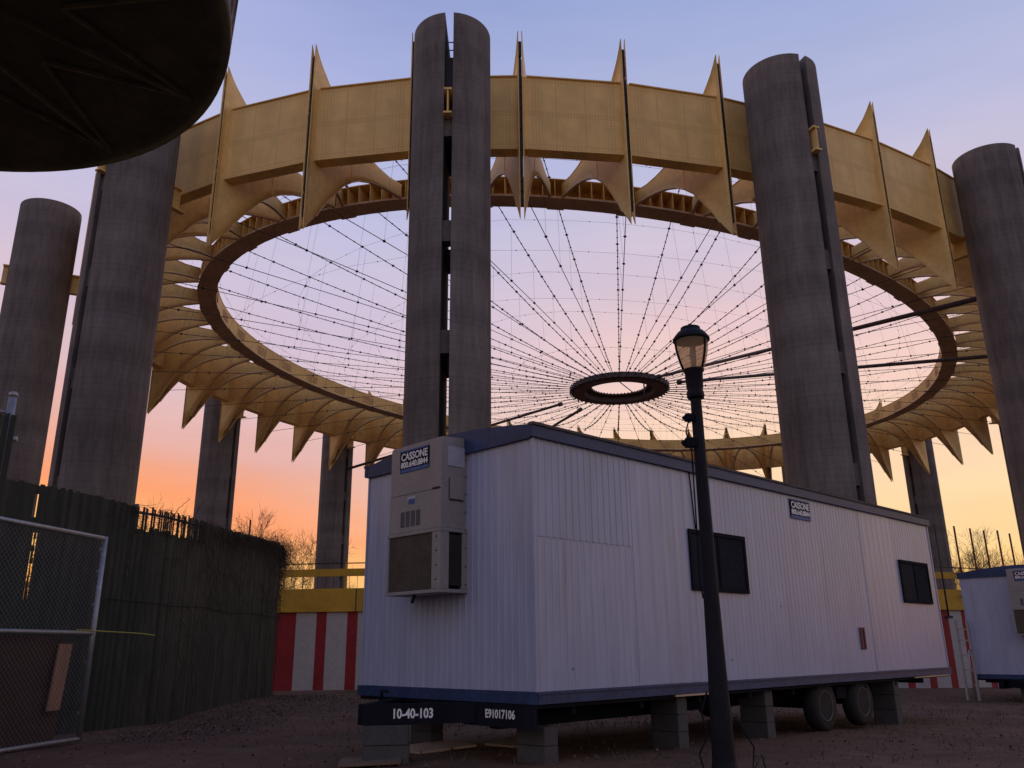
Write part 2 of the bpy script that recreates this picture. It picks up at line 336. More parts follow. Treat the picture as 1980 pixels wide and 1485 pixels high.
# outer girder: flat panels from fin to fin, box section, bolted splices in its material
def bolt_mat():
    m = bpy.data.materials.new('bolted_yellow_plate'); m.use_nodes = True; t = m.node_tree; b = t.nodes['Principled BSDF']; b.inputs['Roughness'].default_value = .55
    def mth(op, a, bb=None, clamp=False):
        n = t.nodes.new('ShaderNodeMath'); n.operation = op; n.use_clamp = clamp
        for i, v in enumerate((a, bb)):
            if v is None: continue
            if isinstance(v, (int, float)): n.inputs[i].default_value = v
            else: t.links.new(v, n.inputs[i])
        return n.outputs[0]
    uvn = t.nodes.new('ShaderNodeUVMap'); sp = t.nodes.new('ShaderNodeSeparateXYZ'); t.links.new(uvn.outputs[0], sp.inputs[0])
    u, v = sp.outputs[0], sp.outputs[1]        # u metres from the fin, v metres up
    def band(x, c, h): return mth('LESS_THAN', mth('ABSOLUTE', mth('SUBTRACT', x, c)), h)
    def mod(x, p): return mth('LESS_THAN', mth('ABSOLUTE', mth('SUBTRACT', mth('FRACT', mth('DIVIDE', x, p)), .5)), .27)
    dots_u = mod(u, .16); dots_v = mod(v, .16)
    rows = None
    def add(a, bb): return bb if a is None else mth('MAXIMUM', a, bb)
    for c in (.12, .30, 2.05, 2.25, 4.10, 4.27): rows = add(rows, mth('MULTIPLY', band(v, c, .05), dots_u))
    cols = None
    for c in (.45, .62, .79, 1.7, 3.25, 4.6, 4.77): cols = add(cols, mth('MULTIPLY', band(u, c, .045), dots_v))
    seam = add(add(band(v, 2.15, .012), band(u, .95, .012)), band(u, 4.42, .012))
    nzz = t.nodes.new('ShaderNodeTexNoise'); nzz.inputs['Scale'].default_value = .9; nzz.inputs['Detail'].default_value = 5; t.links.new(uvn.outputs[0], nzz.inputs[0])
    fade = mth('MULTIPLY', mth('MAXIMUM', mth('MAXIMUM', rows, cols), seam), mth('MULTIPLY', nzz.outputs[0], .7))
    r = t.nodes.new('ShaderNodeValToRGB'); r.color_ramp.elements[0].position = .3; r.color_ramp.elements[1].position = .72
    r.color_ramp.elements[0].color = (*[c*.88 for c in YEL], 1); r.color_ramp.elements[1].color = (*[c*1.1 for c in YEL], 1); t.links.new(nzz.outputs[0], r.inputs[0])
    mx = t.nodes.new('ShaderNodeMix'); mx.data_type = 'RGBA'; mx.inputs[7].default_value = (.42, .24, .06, 1); t.links.new(fade, mx.inputs[0]); t.links.new(r.outputs[0], mx.inputs[6])
    mpn = t.nodes.new('ShaderNodeMapping'); mpn.inputs['Scale'].default_value = (1.3, .30, 1); t.links.new(uvn.outputs[0], mpn.inputs[0])
    oi = t.nodes.new('ShaderNodeNewGeometry'); ad = t.nodes.new('ShaderNodeVectorMath'); ad.operation = 'MULTIPLY_ADD'; ad.inputs[1].default_value = (37, 0, 0); t.links.new(oi.outputs['Random Per Island'], ad.inputs[0]); t.links.new(mpn.outputs[0], ad.inputs[2])
    sn = t.nodes.new('ShaderNodeTexNoise'); sn.inputs['Scale'].default_value = 1.0; sn.inputs['Detail'].default_value = 5; t.links.new(ad.outputs[0], sn.inputs[0])
    sr = t.nodes.new('ShaderNodeValToRGB'); sr.color_ramp.elements[0].position = .36; sr.color_ramp.elements[1].position = .56; sr.color_ramp.elements[0].color = (.70, .58, .48, 1); sr.color_ramp.elements[1].color = (1, 1, 1, 1); t.links.new(sn.outputs[0], sr.inputs[0])
    mm = t.nodes.new('ShaderNodeMix'); mm.data_type = 'RGBA'; mm.blend_type = 'MULTIPLY'; mm.inputs[0].default_value = .18; t.links.new(mx.outputs[2], mm.inputs[6]); t.links.new(sr.outputs[0], mm.inputs[7])
    t.links.new(mm.outputs[2], b.inputs['Base Color']); return m
m_bolt = bolt_mat()
WZ0, WZ1 = 24.26, 28.62
WD, WDB, WI = 8.46, 8.86, .62
g = MB()
for i in range(48):
    t0, t1 = th48(i), th48(i+1)
    o0, o1 = ell(t0, WD, 0, WDB), ell(t1, WD, 0, WDB); i0, i1 = ell(t0, WD-WI, 0, WDB-WI), ell(t1, WD-WI, 0, WDB-WI)
    Z = lambda p, z: Vector((p.x, p.y, z+ZO))
    L = (o1-o0).length; h = WZ1-WZ0
    g.quad(Z(o1, WZ0), Z(o0, WZ0), Z(o0, WZ1), Z(o1, WZ1), 0, uv=[(L, 0), (0, 0), (0, h), (L, h)])
    g.quad(Z(i0, WZ0), Z(i1, WZ0), Z(i1, WZ1), Z(i0, WZ1), 0, uv=[(0, 0), (L, 0), (L, h), (0, h)])
    g.quad(Z(o0, WZ0), Z(o1, WZ0), Z(i1, WZ0), Z(i0, WZ0), 1)
    g.quad(Z(o1, WZ1), Z(o0, WZ1), Z(i0, WZ1), Z(i1, WZ1), 1)
    # lips of the top and bottom flanges, a little proud of the web
    n = ((o0+o1)/2 - (i0+i1)/2).normalized(); tg = (o1-o0).normalized()
    for zz, hh in ((WZ0-.045, .06), (WZ1-.02, .06)):
        a_, b_ = o0+tg*.16, o1-tg*.16
        p = [Z(a_-n*(WI+.04), zz), Z(a_+n*.09, zz), Z(b_+n*.09, zz), Z(b_-n*(WI+.04), zz)]
        g.hexa(p + [q+Vector((0, 0, hh)) for q in p], 1)
    # shallow upright stiffeners on the inner face
    for f_ in (.2, .5, .8):
        c0 = i0.lerp(i1, f_); p = [Z(c0-tg*.03, WZ0+.05), Z(c0+tg*.03, WZ0+.05), Z(c0+tg*.03-n*.25, WZ0+.05), Z(c0-tg*.03-n*.25, WZ0+.05)]
        g.hexa(p + [q+Vector((0, 0, h-.1)) for q in p], 1)
    # bearing brackets below the girder on the inner side
    for f_ in (.35, .65):
        c0 = i0.lerp(i1, f_)-n*.3; g.beam(Z(c0-tg*.35, WZ0+.9), Z(c0+tg*.35, WZ0+.9), .06, .08, 1)
ringbuild(g, 'outer_girder', [m_bolt, m_yel])
# inner ring: a channel open outwards with ribs, dark underside
g = MB(); IZ0, IZ1 = 25.80, 27.02
NI = 144
for i in range(NI):
    f0, f1 = i/3, (i+1)/3
    t0, t1 = th48(f0), th48(f1)
    def seg(d0, d1, z0, z1, m=0):
        p = [ell(t0, d0, z0), ell(t0, d1, z0), ell(t1, d1, z0), ell(t1, d0, z0)]
        g.hexa(p+[q+Vector((0, 0, z1-z0)) for q in p], m)
    seg(0, .05, IZ0+.07, IZ1)
    seg(-.02, 1.32, IZ0-.06, IZ0+.068, 1)
    seg(-.02, 1.27, IZ1+.002, IZ1+.06)
    # ribs
    for k in (0, .5):
        tt = t0+(t1-t0)*k; a_ = ell(tt, .052, IZ0+.07); b_ = ell(tt, 1.22, IZ0+.07); tg = Vector((-(b_-a_).y, (b_-a_).x, 0)).normalized()*.025
        p = [a_-tg, b_-tg, b_+tg, a_+tg]
        g.hexa(p+[q+Vector((0, 0, IZ1-IZ0-.075)) for q in p])
    if i % 3 == 1:                     # splice plate under each joint, a lattice vent on the inner face
        ta, tb = th48(f0-.12), th48(f0+.12)
        p = [ell(ta, -.09, IZ0-.10), ell(ta, 1.36, IZ0-.10), ell(tb, 1.36, IZ0-.10), ell(tb, -.09, IZ0-.10)]
        g.hexa(p+[q+Vector((0, 0, .038)) for q in p], 1)
    if i % 3 == 2 :
        for k in range(4):
            z = IZ0+.28+k*.2; a_, b_ = ell(th48(f0-.1), -.03, z), ell(th48(f0+.22), -.03, z); g.beam(a_, b_, .05, .05, 1)
        for k in range(4):
            tt = th48(f0-.1+k*.107); g.beam(ell(tt, -.032, IZ0+.27), ell(tt, -.032, IZ0+.9), .05, .05, 1)
m_under = mat('ring_underside', (.78, .55, .31), .75, .2, .6, fine=.3)
ringbuild(g, 'inner_ring', [m_yel_in, m_under])
# fins: two plates, close together outside, flaring like a trumpet towards the inner ring
BU = [0, .3, .8, 1.4, 1.9, 2.7, 3.6, 4.4, 5.2, 6.3, 7.5]; BZ = [20.08, 20.5, 21.15, 22.2, 22.9, 24.0, 24.85, 25.3, 25.6, 25.78, 25.86]
TU = [0, .5, 1.0, 1.4, 2.2, 3.2, 4.2, 5.2, 6.4, 7.5]; TZ = [31.19, 30.4, 29.85, 29.42, 28.7, 27.85, 27.2, 26.82, 26.66, 26.72]
SS = [0, .04, .08, .12, .17, .22, .28, .36, .45, .55, .65, .75, .86, 1.0]
def sm(u, U, Zs):
    return float(np.interp(u, U, Zs))
hang_up, hang_lo = [], []
for i in range(48):
    t = th48(i); O = ell(t, 8.98, 0, 9.12); n = ell_n(t, 8.8, 8.7); tO = Vector((-n.y, n.x, 0))
    ii = inner_idx(i); Ip = ell(th48(ii+.425), 1.32, 0); Im = ell(th48(ii-.425), 1.32, 0); Ic = (Ip+Im)/2
    mb = MB()
    for sg, Ie in ((1, Ip), (-1, Im)):
        rows = []
        NV = 7
        for s in SS:
            c = O.lerp(Ic, s); e = s**1.22
            half = tO*(sg*.105)*(1-e) + (Ie-Ic)*e
            d = half.normalized()
            u = s*7.5; zb, zt = sm(u, BU, BZ), sm(u, TU, TZ)
            P = c+half
            rows.append([(Vector((P.x, P.y, zb+(zt-zb)*k/NV+ZO)), d) for k in range(NV+1)])
        th = .022
        ka = mb.vs([q+d*th for r in rows for q, d in r]); kb = mb.vs([q-d*th for r in rows for q, d in r])
        W_ = NV+1
        for a_ in range(len(rows)-1):
            for k in range(NV):
                f = (a_*W_+k, (a_+1)*W_+k, (a_+1)*W_+k+1, a_*W_+k+1)
                mb.face([ka+x for x in (f if sg < 0 else f[::-1])], 0, True); mb.face([kb+x for x in (f[::-1] if sg < 0 else f)], 0, True)
            for k in (0, NV):
                f = (ka+a_*W_+k, ka+(a_+1)*W_+k, kb+(a_+1)*W_+k, kb+a_*W_+k); mb.face(f if (k == 0) else f[::-1])
        for k in range(NV):
            mb.face((ka+k, ka+k+1, kb+k+1, kb+k)); o_ = (len(rows)-1)*W_; mb.face((ka+o_+k+1, ka+o_+k, kb+o_+k, kb+o_+k+1))
        # flange along the arched lower edge
        for a_ in range(3, len(rows)-1):
            (p0, d0), (p1, d1) = rows[a_][0], rows[a_+1][0]
            w0 = .13
            q = [p0-d0*w0, p0+d0*.06, p1+d1*.06, p1-d1*w0]
            mb.hexa([x-Vector((0, 0, .07)) for x in q]+[x-Vector((0, 0, .006)) for x in q], 1)
        # upright seam bar
        p0, d0 = rows[8][0]; p1, _ = rows[8][NV]
        mb.beam(p0+d0*.02, p1+d0*.02, .05, .05, 0, upv=(n.x, n.y, 0))
    fin = ringbuild(mb, 'fin', [m_yel, m_under])
    # lacing between the plates at the outer edge
    lb = MB(); z = 20.9
    q = O-n*.2; p = [q-tO*.07-n*.03, q+tO*.07-n*.03, q+tO*.07, q-tO*.07]; lb.hexa([Vector((x.x, x.y, 20.95+ZO)) for x in p]+[Vector((x.x, x.y, 30.6+ZO)) for x in p])
    while z < 30.6:
        hgt = random.choice((.5, .7, .9, 1.2)); q = O-n*.12
        hw = .082
        p = [q-tO*hw-n*.10, q+tO*hw-n*.10, q+tO*hw+n*.02, q-tO*hw+n*.02]
        lb.hexa([Vector((x.x, x.y, z+ZO)) for x in p]+[Vector((x.x, x.y, min(z+hgt, 30.7)+ZO)) for x in p]); z += hgt+random.choice((.04, .06, .25))
    lo = lb.build('lacing', m_dark, fin); lo.data.transform(Matrix.Translation(ring_inv))
    hang_up.append(O.lerp(Ic, .26)+Vector((0, 0, 28.95))); hang_lo.append(O.lerp(Ic, .105)+Vector((0, 0, 21.25)))

# ------------------------------------------------------------------ cable roof with its tension ring
net = empty('cable_roof', (EC.x, EC.y, ZO+22)); tag(net, 'web of dark steel cables strung across the open middle of the ring around a floating hub', 'cable net')
nl = -net.location
def netbuild(mb, name, m): mb.v = [tuple(Vector(p)+nl) for p in mb.v]; return mb.build(name, m, net)
HZ = 24.2; HR = 4.75
hb = MB(); n_ = 64
prof = [(HR-.28, -.30), (HR, -.20), (HR+.02, .25), (HR-.2, .38), (2.75, .38), (2.75, .26), (3.35, .22), (3.4, -.30)]
rings = [hb.vs([(EC.x+r*math.cos(2*math.pi*j/n_), EC.y+r*math.sin(2*math.pi*j/n_), HZ+ZO+z) for j in range(n_)]) for r, z in prof]
for a_ in range(len(prof)):
    b_ = (a_+1) % len(prof)
    for j in range(n_):
        k = (j+1) % n_; hb.face((rings[a_]+j, rings[a_]+k, rings[b_]+k, rings[b_]+j), 1 if a_ == 7 else 0)
for j in range(96):
    an = 2*math.pi*j/96
    hb.octa((EC.x+math.cos(an)*(HR+.08), EC.y+math.sin(an)*(HR+.08), HZ+ZO+(.22 if j % 2 else -.18)), .12)
    if j % 2: hb.octa((EC.x+math.cos(an)*2.75, EC.y+math.sin(an)*2.75, HZ+ZO+.38), .10)
netbuild(hb, 'tension_ring', [m_hub, mat('hub_soffit_lit_tone', (.27, .19, .16), .8, .25, 1.0)])  # underside gets a lighter hub colour, painting in the light it catches
rod = MB(); P = Vector((EC.x+1.9, EC.y-3.4, HZ+ZO-.4)); rod.tube([P, P-Vector((0, 0, 1.5))], .07); rod.tube([Vector((EC.x+2.0, EC.y+2.5, HZ+ZO+.2)), Vector((EC.x-.6, EC.y-2.7, HZ+ZO+.2))], .05); netbuild(rod, 'hanging_rod', m_hub)
def cab(p, q, sag, n=14): return [p.lerp(q, k/n)-Vector((0, 0, sag*4*(k/n)*(1-k/n))) for k in range(n+1)]
def at(P, f): f *= len(P)-1; k = min(int(f), len(P)-2); return P[k].lerp(P[k+1], f-k)
ups, los = [], []
for i in range(48):
    dr = (hang_up[i]-Vector((EC.x, EC.y, 0))); dr.z = 0; dr.normalize()
    hu = Vector((EC.x, EC.y, HZ+ZO+.22))+dr*(HR+.1); hl_ = Vector((EC.x, EC.y, HZ+ZO-.18))+dr*(HR+.1)
    jit = random.uniform(-.25, .25)
    U = cab(hang_up[i]+Vector((0, 0, ZO)), hu, .75+jit*.5); Lw = cab(hang_lo[i]+Vector((0, 0, ZO)), hl_, -.25+jit*.3)
    ups.append(U); los.append(Lw)
    mb = MB(); mb.tube(U, .030, 5)
    ln = (U[-1]-U[0]).length; k = 0; d = 4.5+random.uniform(0, .8)
    while d < ln-.4:
        q = at(U, d/ln); mb.octa(q, .125 if k % 4 == 0 else .075); k += 1; d += .74
    netbuild(mb, 'upper_cable', m_cable)
    mb = MB(); mb.tube(Lw, .024, 5); d = 5.2+random.uniform(0, 1.2); ln = (Lw[-1]-Lw[0]).length
    while d < ln-1.2:
        q = at(Lw, d/ln); mb.octa(q, .115); top = at(U, min(1, d/ln*.985)); 
        mb.tube([q, Vector((top.x, top.y, top.z))], .0075, 3, caps=False); d += 4.4+random.uniform(-.3, .3)
    mb.tube([Lw[0], Lw[0]-dr*(-.02)+Vector((0, 0, -.02))], .06, 5)
    netbuild(mb, 'lower_cable', m_cable)
for f_, r_, sset in ((.10, .011, ups), (.17, .011, ups), (.33, .009, ups), (.5, .009, ups), (.66, .008, ups), (.84, .010, ups), (.22, .008, los), (.45, .008, los)):
    mb = MB(); P = [at(sset[i % 48], f_) for i in range(49)]; mb.tube(P, r_, 3, caps=False)
    for i in range(48): mb.octa(P[i].lerp(P[i+1], .5), .05)
    netbuild(mb, 'hoop_wire', m_cable)

# ------------------------------------------------------------------ sixteen split columns
RC = 1.88; GAP = .40; CB = -4.0; CT = 28.9
def make_column():
    root = empty('concrete_column')
    H = CT-CB
    for sg in (1, -1):
        mb = MB(); N = 26; a0 = math.asin(GAP/2/RC); A_ = [a0+(math.pi-2*a0)*k/N for k in range(N+1)]
        p = [(RC*math.cos(q-math.pi/2), RC*math.sin(q-math.pi/2)) for q in A_] if False else [(RC*math.sin(q), -RC*math.cos(q)) for q in A_]
        p = [(sg*x, y) for x, y in p]
        lo = mb.vs([(x, y, 0) for x, y in p]); hi = mb.vs([(x, y, H) for x, y in p])
        for k in range(N): mb.face((lo+k, lo+k+1, hi+k+1, hi+k) if sg > 0 else (lo+k+1, lo+k, hi+k, hi+k+1), 0, True)
        a_, b_ = p[0], p[-1]
        mb.quad((*b_, 0), (*a_, 0), (*a_, H), (*b_, H)) if sg > 0 else mb.quad((*a_, 0), (*b_, 0), (*b_, H), (*a_, H))
        k = mb.vs([(x, y, H) for x, y in p]); mb.face([k+j for j in range(N+1)] if sg > 0 else [k+j for j in reversed(range(N+1))])
        mb.build('half_shaft', m_conc, root)
    for z0, z1 in ((22.2, 23.1), (16.93, 17.93), (11.75, 12.78), (6.6, 7.6), (1.4, 2.4)):
        for y0 in (-RC+.16, RC-.76):
            mb = MB(); mb.box((-GAP/2-.01, y0, z0-CB), (GAP/2+.01, y0+.6, z1-CB)); mb.build('tie_block', m_tie, root)
    mb = MB(); mb.box((-GAP/2+.02, -RC+.35, 24.6-CB), (GAP/2-.02, -RC+.45, 26.6-CB)); mb.build('hatch_plate', m_dark, root)
    mb = MB(); w_ = GAP/2-.015
    mb.box((-w_, -RC-.32, 23.1-CB+.01), (w_, RC+1.2, 23.2-CB)); mb.box((-w_, -RC-.32, 24.36-CB), (w_, RC+.9, 24.46-CB)); mb.box((-.03, -RC-.30, 23.2-CB), (.03, RC+.9, 24.36-CB))
    mb.build('bracket_beam', m_yel, root)
    mb = MB()
    for z in (27.05, 27.5): mb.tube([(-GAP/2, -RC+.4, z-CB), (GAP/2, -RC+.4, z-CB)], .03, 5)
    mb.build('ladder_rung', m_galv, root)
    return root
col_labels = {8: 'massive dark split column at left, half hidden by the round platform', 7: 'leftmost column, its rounded top free against the sky beside the platform', 9: 'central column rising behind the air conditioner of the big trailer',
    10: 'column behind the street lamp, leaning over the far end of the big trailer roof', 11: 'column at the right edge of the photo with its top in view', 5: 'far column between the left pillars and the trailer, left of two', 4: 'far column just left of the trailer, ending behind the striped wall',
    15: 'far column past the right end of the big trailer, under the last fins', 14: 'slender far column cut by the right edge above the second trailer', 6: 'far column hidden behind the massive left pillars', 3: 'far column hidden behind the central column and trailer',
    2: 'far column behind the trailer roof, below the middle of the ring', 1: 'far column behind the trailer roof, left of the lamp post', 0: 'far column hidden behind the pillar by the street lamp', 12: 'near column just beyond the right edge of the photo', 13: 'side column beyond the right edge of the photo'}
proto = None
COLC = {}
for k in range(16):
    t = th48(3*k+1.5); c = ell(t, DCA, CB, DCB); n = ell_n(t, DCA, DCB); COLC[k] = c
    o = make_column() if proto is None else copy_tree(proto)
    proto = proto or o
    o.location = c; o.rotation_euler = (0, 0, math.atan2(n.y, n.x)+math.pi/2)
    tag(o, 'split round concrete ' + col_labels[k], 'column', 'concrete columns carrying the ring')
# four booms reaching from columns towards the hub
for k, z0, s, lab in ((4, 20.7, .82, 'long dark boom slanting up behind the trailer roof, longer of the two left ones'), (3, 20.7, .817, 'short looking dark boom behind the trailer roof, nearest below the hub'),
                      (11, 20.25, .84, 'thick dark boom rising right of the hub, upper of the two behind the lamp'), (12, 20.78, .832, 'nearly level dark boom right of the hub, lower of the two behind the lamp')):
    c = COLC[k]; d = Vector((EC.x-c.x, EC.y-c.y, 0)); p0 = Vector((c.x, c.y, z0+ZO))+d.normalized()*1.9; p1 = Vector((c.x, c.y, 23.8+ZO))+d*s
    bm_ = empty('boom', p0); tag(bm_, lab, 'boom', 'dark booms reaching over the ring towards the hub')
    mb = MB(); mb.tube([Vector(), (p1-p0)], [.16, .13], 10); mb.build('pole', m_hub, bm_)
    mb = MB(); dd = (p1-p0).normalized(); mb.tube([p1-p0-dd*.05, p1-p0+dd*.35], .22, 10); mb.build('end_knob', m_hub, bm_)

# ------------------------------------------------------------------ striped wall with balcony
wl = empty('striped_wall', ell(th48(29), DCA+2, 0)); tag(wl, 'red and white striped wall with yellow balcony below the ring', 'wall'); wv = -wl.location
def wbuild(mb, name, m): mb.v = [tuple(Vector(p)+wv) for p in mb.v]; return mb.build(name, m, wl)
def wt(s): return s
# arc-length table along the wall
wtab = np.linspace(math.radians(185), math.radians(290), 4001); wp = [ell(t, DCA+2, 0, DCB+2) for t in wtab]
wsl = np.concatenate([[0], np.cumsum([(wp[i+1]-wp[i]).length for i in range(4000)])])
def wth(s): return float(np.interp(s, wsl, wtab))
def wseg(mb, s0, s1, d0, d1, z0, z1, m=0, step=.8):
    n = max(1, int((s1-s0)/step))
    for k in range(n):
        ta, tb = wth(s0+(s1-s0)*k/n), wth(s0+(s1-s0)*(k+1)/n)
        p = [ell(ta, DCA+d0, z0, DCB+d0), ell(ta, DCA+d1, z0, DCB+d1), ell(tb, DCA+d1, z0, DCB+d1), ell(tb, DCA+d0, z0, DCB+d0)]
        mb.hexa(p+[q+Vector((0, 0, z1-z0)) for q in p], m)
S1 = wsl[-1]
wa = MB()
RED_PHASE = 0.0
s = RED_PHASE
sref = float(np.interp(math.radians(212.45), wtab, wsl))     # centre of a narrow red stripe
per = 1.20
k0 = -int(sref/per)
s = sref+k0*per-.20
while s < S1-2:
    wide = abs(s+per-(sref-.20)) < .1
    a_, b_ = max(0, s-(.75 if wide else 0)), s+.40
    if b_ > .1: wseg(wa, max(0, a_), b_, 1.7, 2.0, -3.2, 1.36, 0)
    nx = s+per
    nxt_wide = abs(nx+per-(sref-.20)) < .1
    if not nxt_wide: wseg(wa, b_, nx, 1.7, 2.0, -3.2, 1.36, 1)
    s = nx
wbuild(wa, 'striped_panel', [m_red, m_wwhite])
mb = MB(); wseg(mb, 0, S1, 1.5, 2.12, 1.365, 2.22)
wbuild(mb, 'yellow_fascia', m_yband)
mb = MB(); wseg(mb, 0, S1, 1.95, 2.06, 2.68, 2.96); wbuild(mb, 'yellow_rail', m_yband)
mb = MB(); wseg(mb, 0, S1, 1.98, 2.02, 3.15, 3.19)
wbuild(mb, 'top_rail', m_dark)
for k, s in enumerate(np.arange(1.2, S1-1, 2.45)):
    mb = MB(); t = wth(s); mb.beam(ell(t, DCA+2.0, 2.2, DCB+2.0), ell(t, DCA+2.0, 3.2, DCB+2.0), .07, .07, 0, upv=(1, 0, 0)); 
    for dz in (.45, .9): pass
    wbuild(mb, 'rail_post', m_yband)
mb = MB()
for s in np.arange(.5, S1-1, .31): mb.beam(ell(wth(s), DCA+2.0, 2.22, DCB+2.0), ell(wth(s), DCA+2.0, 2.68, DCB+2.0), .015, .015, 0, upv=(1, 0, 0))
wbuild(mb, 'baluster_row', m_dark)
mb = MB()
for s in np.arange(1.5, S1-1, 3.3): t = wth(s); mb.beam(ell(t, DCA+2.13, 1.37, DCB+2.13), ell(t, DCA+2.13, 2.21, DCB+2.13), .02, .03, 0, upv=(1, 0, 0))
wbuild(mb, 'fascia_seam', m_dark)
for sw, ht in ((float(np.interp(math.radians(208.6), wtab, wsl)), 4.9), (float(np.interp(math.radians(244.0), wtab, wsl)), 5.0)):
    p = ell(wth(sw), DCA+2.4, 0, DCB+2.4); mb = MB(); z0 = 1.0+ZO if ht > 4.95 else 2.0+ZO
    o = empty('thin_mast', (p.x, p.y, 1.0+ZO)); mb.tube([(0, 0, 0), (0, 0, ht-1.0)], .035, 6); mb.build('mast_tube', m_dark, o)
    mb = MB(); mb.box((-.12, -.12, 0), (.12, .12, .1)); mb.build('base_plate', m_dark, o)
    tag(o, 'thin dark pole standing at the balcony ' + ('beside the vine covered fence end' if ht < 4.95 else 'between the big trailer and the small trailer'), 'pole', 'thin poles on the balcony')

def ray_az(px, py=1100):
    a_, b_ = px-990, py-742.5; cr, sr = math.cos(ROL), math.sin(ROL); u = a_*cr+b_*sr; v = -a_*sr+b_*cr
    return math.atan2(u/FPX, math.cos(PIT)+v/FPX*math.sin(PIT))
for n_i, (px, top) in enumerate(((1860, 4.95), (1890, 4.9), (1916, 4.85), (1943, 4.9), (1966, 4.8))):
    best = min(np.linspace(math.radians(225), math.radians(275), 800), key=lambda t: abs(math.atan2(*ell(t, DCA+2.4, 0, DCB+2.4).xy)-ray_az(px)))
    p = ell(best, DCA+2.35, 0, DCB+2.35); o = empty('thin_mast', (p.x, p.y, 1.9+ZO)); mb = MB(); mb.tube([(0, 0, 0), (.0, 0, top-1.9)], .04, 6); mb.build('mast_tube', m_rust0, o)
    mb = MB(); mb.box((-.12, -.12, 0), (.12, .12, .1)); mb.build('base_plate', m_dark, o)
    tag(o, 'rusty post standing above the second trailer roof, ' + ('first', 'second', 'third', 'fourth', 'fifth')[n_i] + ' from its left end', 'pole', 'rusty posts in a row above the second trailer')

# ------------------------------------------------------------------ office trailers
def corrug(mb, p0, du, nrm, length, z0, z1, pitch=.105, depth=.0038, m=0):
    # vertical ribs pressed into the siding
    n = int(length/pitch); pts = []
    for k in range(n):
        b = k*length/n; q = length/n
        pts += [(b, 0), (b+q*.42, 0), (b+q*.52, depth), (b+q*.72, depth), (b+q*.82, 0)]
    pts.append((length, 0))
    lo = mb.vs([p0+du*s+nrm*d+Vector((0, 0, z0)) for s, d in pts]); hi = mb.vs([p0+du*s+nrm*d+Vector((0, 0, z1)) for s, d in pts])
    for k in range(len(pts)-1): mb.face((lo+k, lo+k+1, hi+k+1, hi+k), m, False)
def siding_mat():
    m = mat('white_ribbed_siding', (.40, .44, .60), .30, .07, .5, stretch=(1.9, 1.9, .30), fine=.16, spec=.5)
    t = m.node_tree; p = t.nodes['Principled BSDF']; src = p.inputs['Base Color'].links[0].from_socket
    c = t.nodes.new('ShaderNodeTexCoord'); q = t.nodes.new('ShaderNodeMapping'); q.inputs['Scale'].default_value = (3.2, 3.2, .22); t.links.new(c.outputs['Object'], q.inputs[0])
    n = t.nodes.new('ShaderNodeTexNoise'); n.inputs['Scale'].default_value = 1.1; n.inputs['Detail'].default_value = 7; n.inputs['Roughness'].default_value = .7; t.links.new(q.outputs[0], n.inputs[0])
    r = t.nodes.new('ShaderNodeValToRGB'); r.color_ramp.elements[0].position = .56; r.color_ramp.elements[1].position = .74; r.color_ramp.elements[0].color = (0, 0, 0, 1); r.color_ramp.elements[1].color = (.55, .55, .55, 1); t.links.new(n.outputs[0], r.inputs[0])
    x = t.nodes.new('ShaderNodeMix'); x.data_type = 'RGBA'; x.inputs[7].default_value = (.27, .24, .26, 1); t.links.new(r.outputs[0], x.inputs[0]); t.links.new(src, x.inputs[6]); t.links.new(x.outputs[2], p.inputs['Base Color'])
    return m
m_side = siding_mat()
m_rust = mat('rust_mark', (.22, .06, .04), .9, .3, 6)
m_signblue = mat('sign_blue', (.03, .09, .30), .5, .1, 4)
m_paper = mat('faded_label', (.42, .44, .50), .6, .12, 9)
m_coil = mat('condenser_coil', (.085, .07, .055), .8, .25, 3, fine=.4)
m_coil2 = mat('dark_coil', (.03, .024, .024), .85, .3, 3)
m_grey = mat('vent_slot', (.10, .10, .11), .8, .2, 6)
TH = 2.63
def sign_mesh(w_, h_, X):
    """X maps sign plane (x right, y up, z out) to the trailer"""
    mb = MB()
    mb.box((-w_/2, -h_/2, 0), (w_/2, h_/2, .006), 0, X)
    mb.box((-w_/2, -h_/2, .0062), (w_/2, -h_/2+h_*.16, .0085), 1, X)
    mb.box((-w_/2, h_/2-h_*.07, .0062), (w_/2, h_/2, .0085), 1, X)
    T = lambda x, y: X @ Matrix.Translation((x, y, .0095))
    text_into(mb, 'CASSONE', T(0, h_*.205), h_*.46, 2, .001, h_*.014, fit=w_*.90)
    text_into(mb, '800.640.8844', T(0, -h_*.155), h_*.36, 2, .001, h_*.013, fit=w_*.92)
    text_into(mb, 'WWW.CASSONE.COM', T(0, -h_*.42), h_*.14, 3, .001, 0, fit=w_*.84)
    return mb
m_dimblue = mat('pale_blue_lettering', (.20, .27, .45), .6, .1, 8)
SIGN_MATS = [m_black, m_signblue, m_white, m_dimblue]
def face_end(wpos, z, off):      # frame on the short end (faces -L): x to the right seen from outside = -W
    return Matrix(((0, 0, -1, -off), (-1, 0, 0, wpos), (0, 1, 0, z), (0, 0, 0, 1)))
def face_side(lpos, z, off):     # frame on the long side (faces -W)
    return Matrix(((1, 0, 0, lpos), (0, 0, -1, -off), (0, 1, 0, z), (0, 0, 0, 1)))
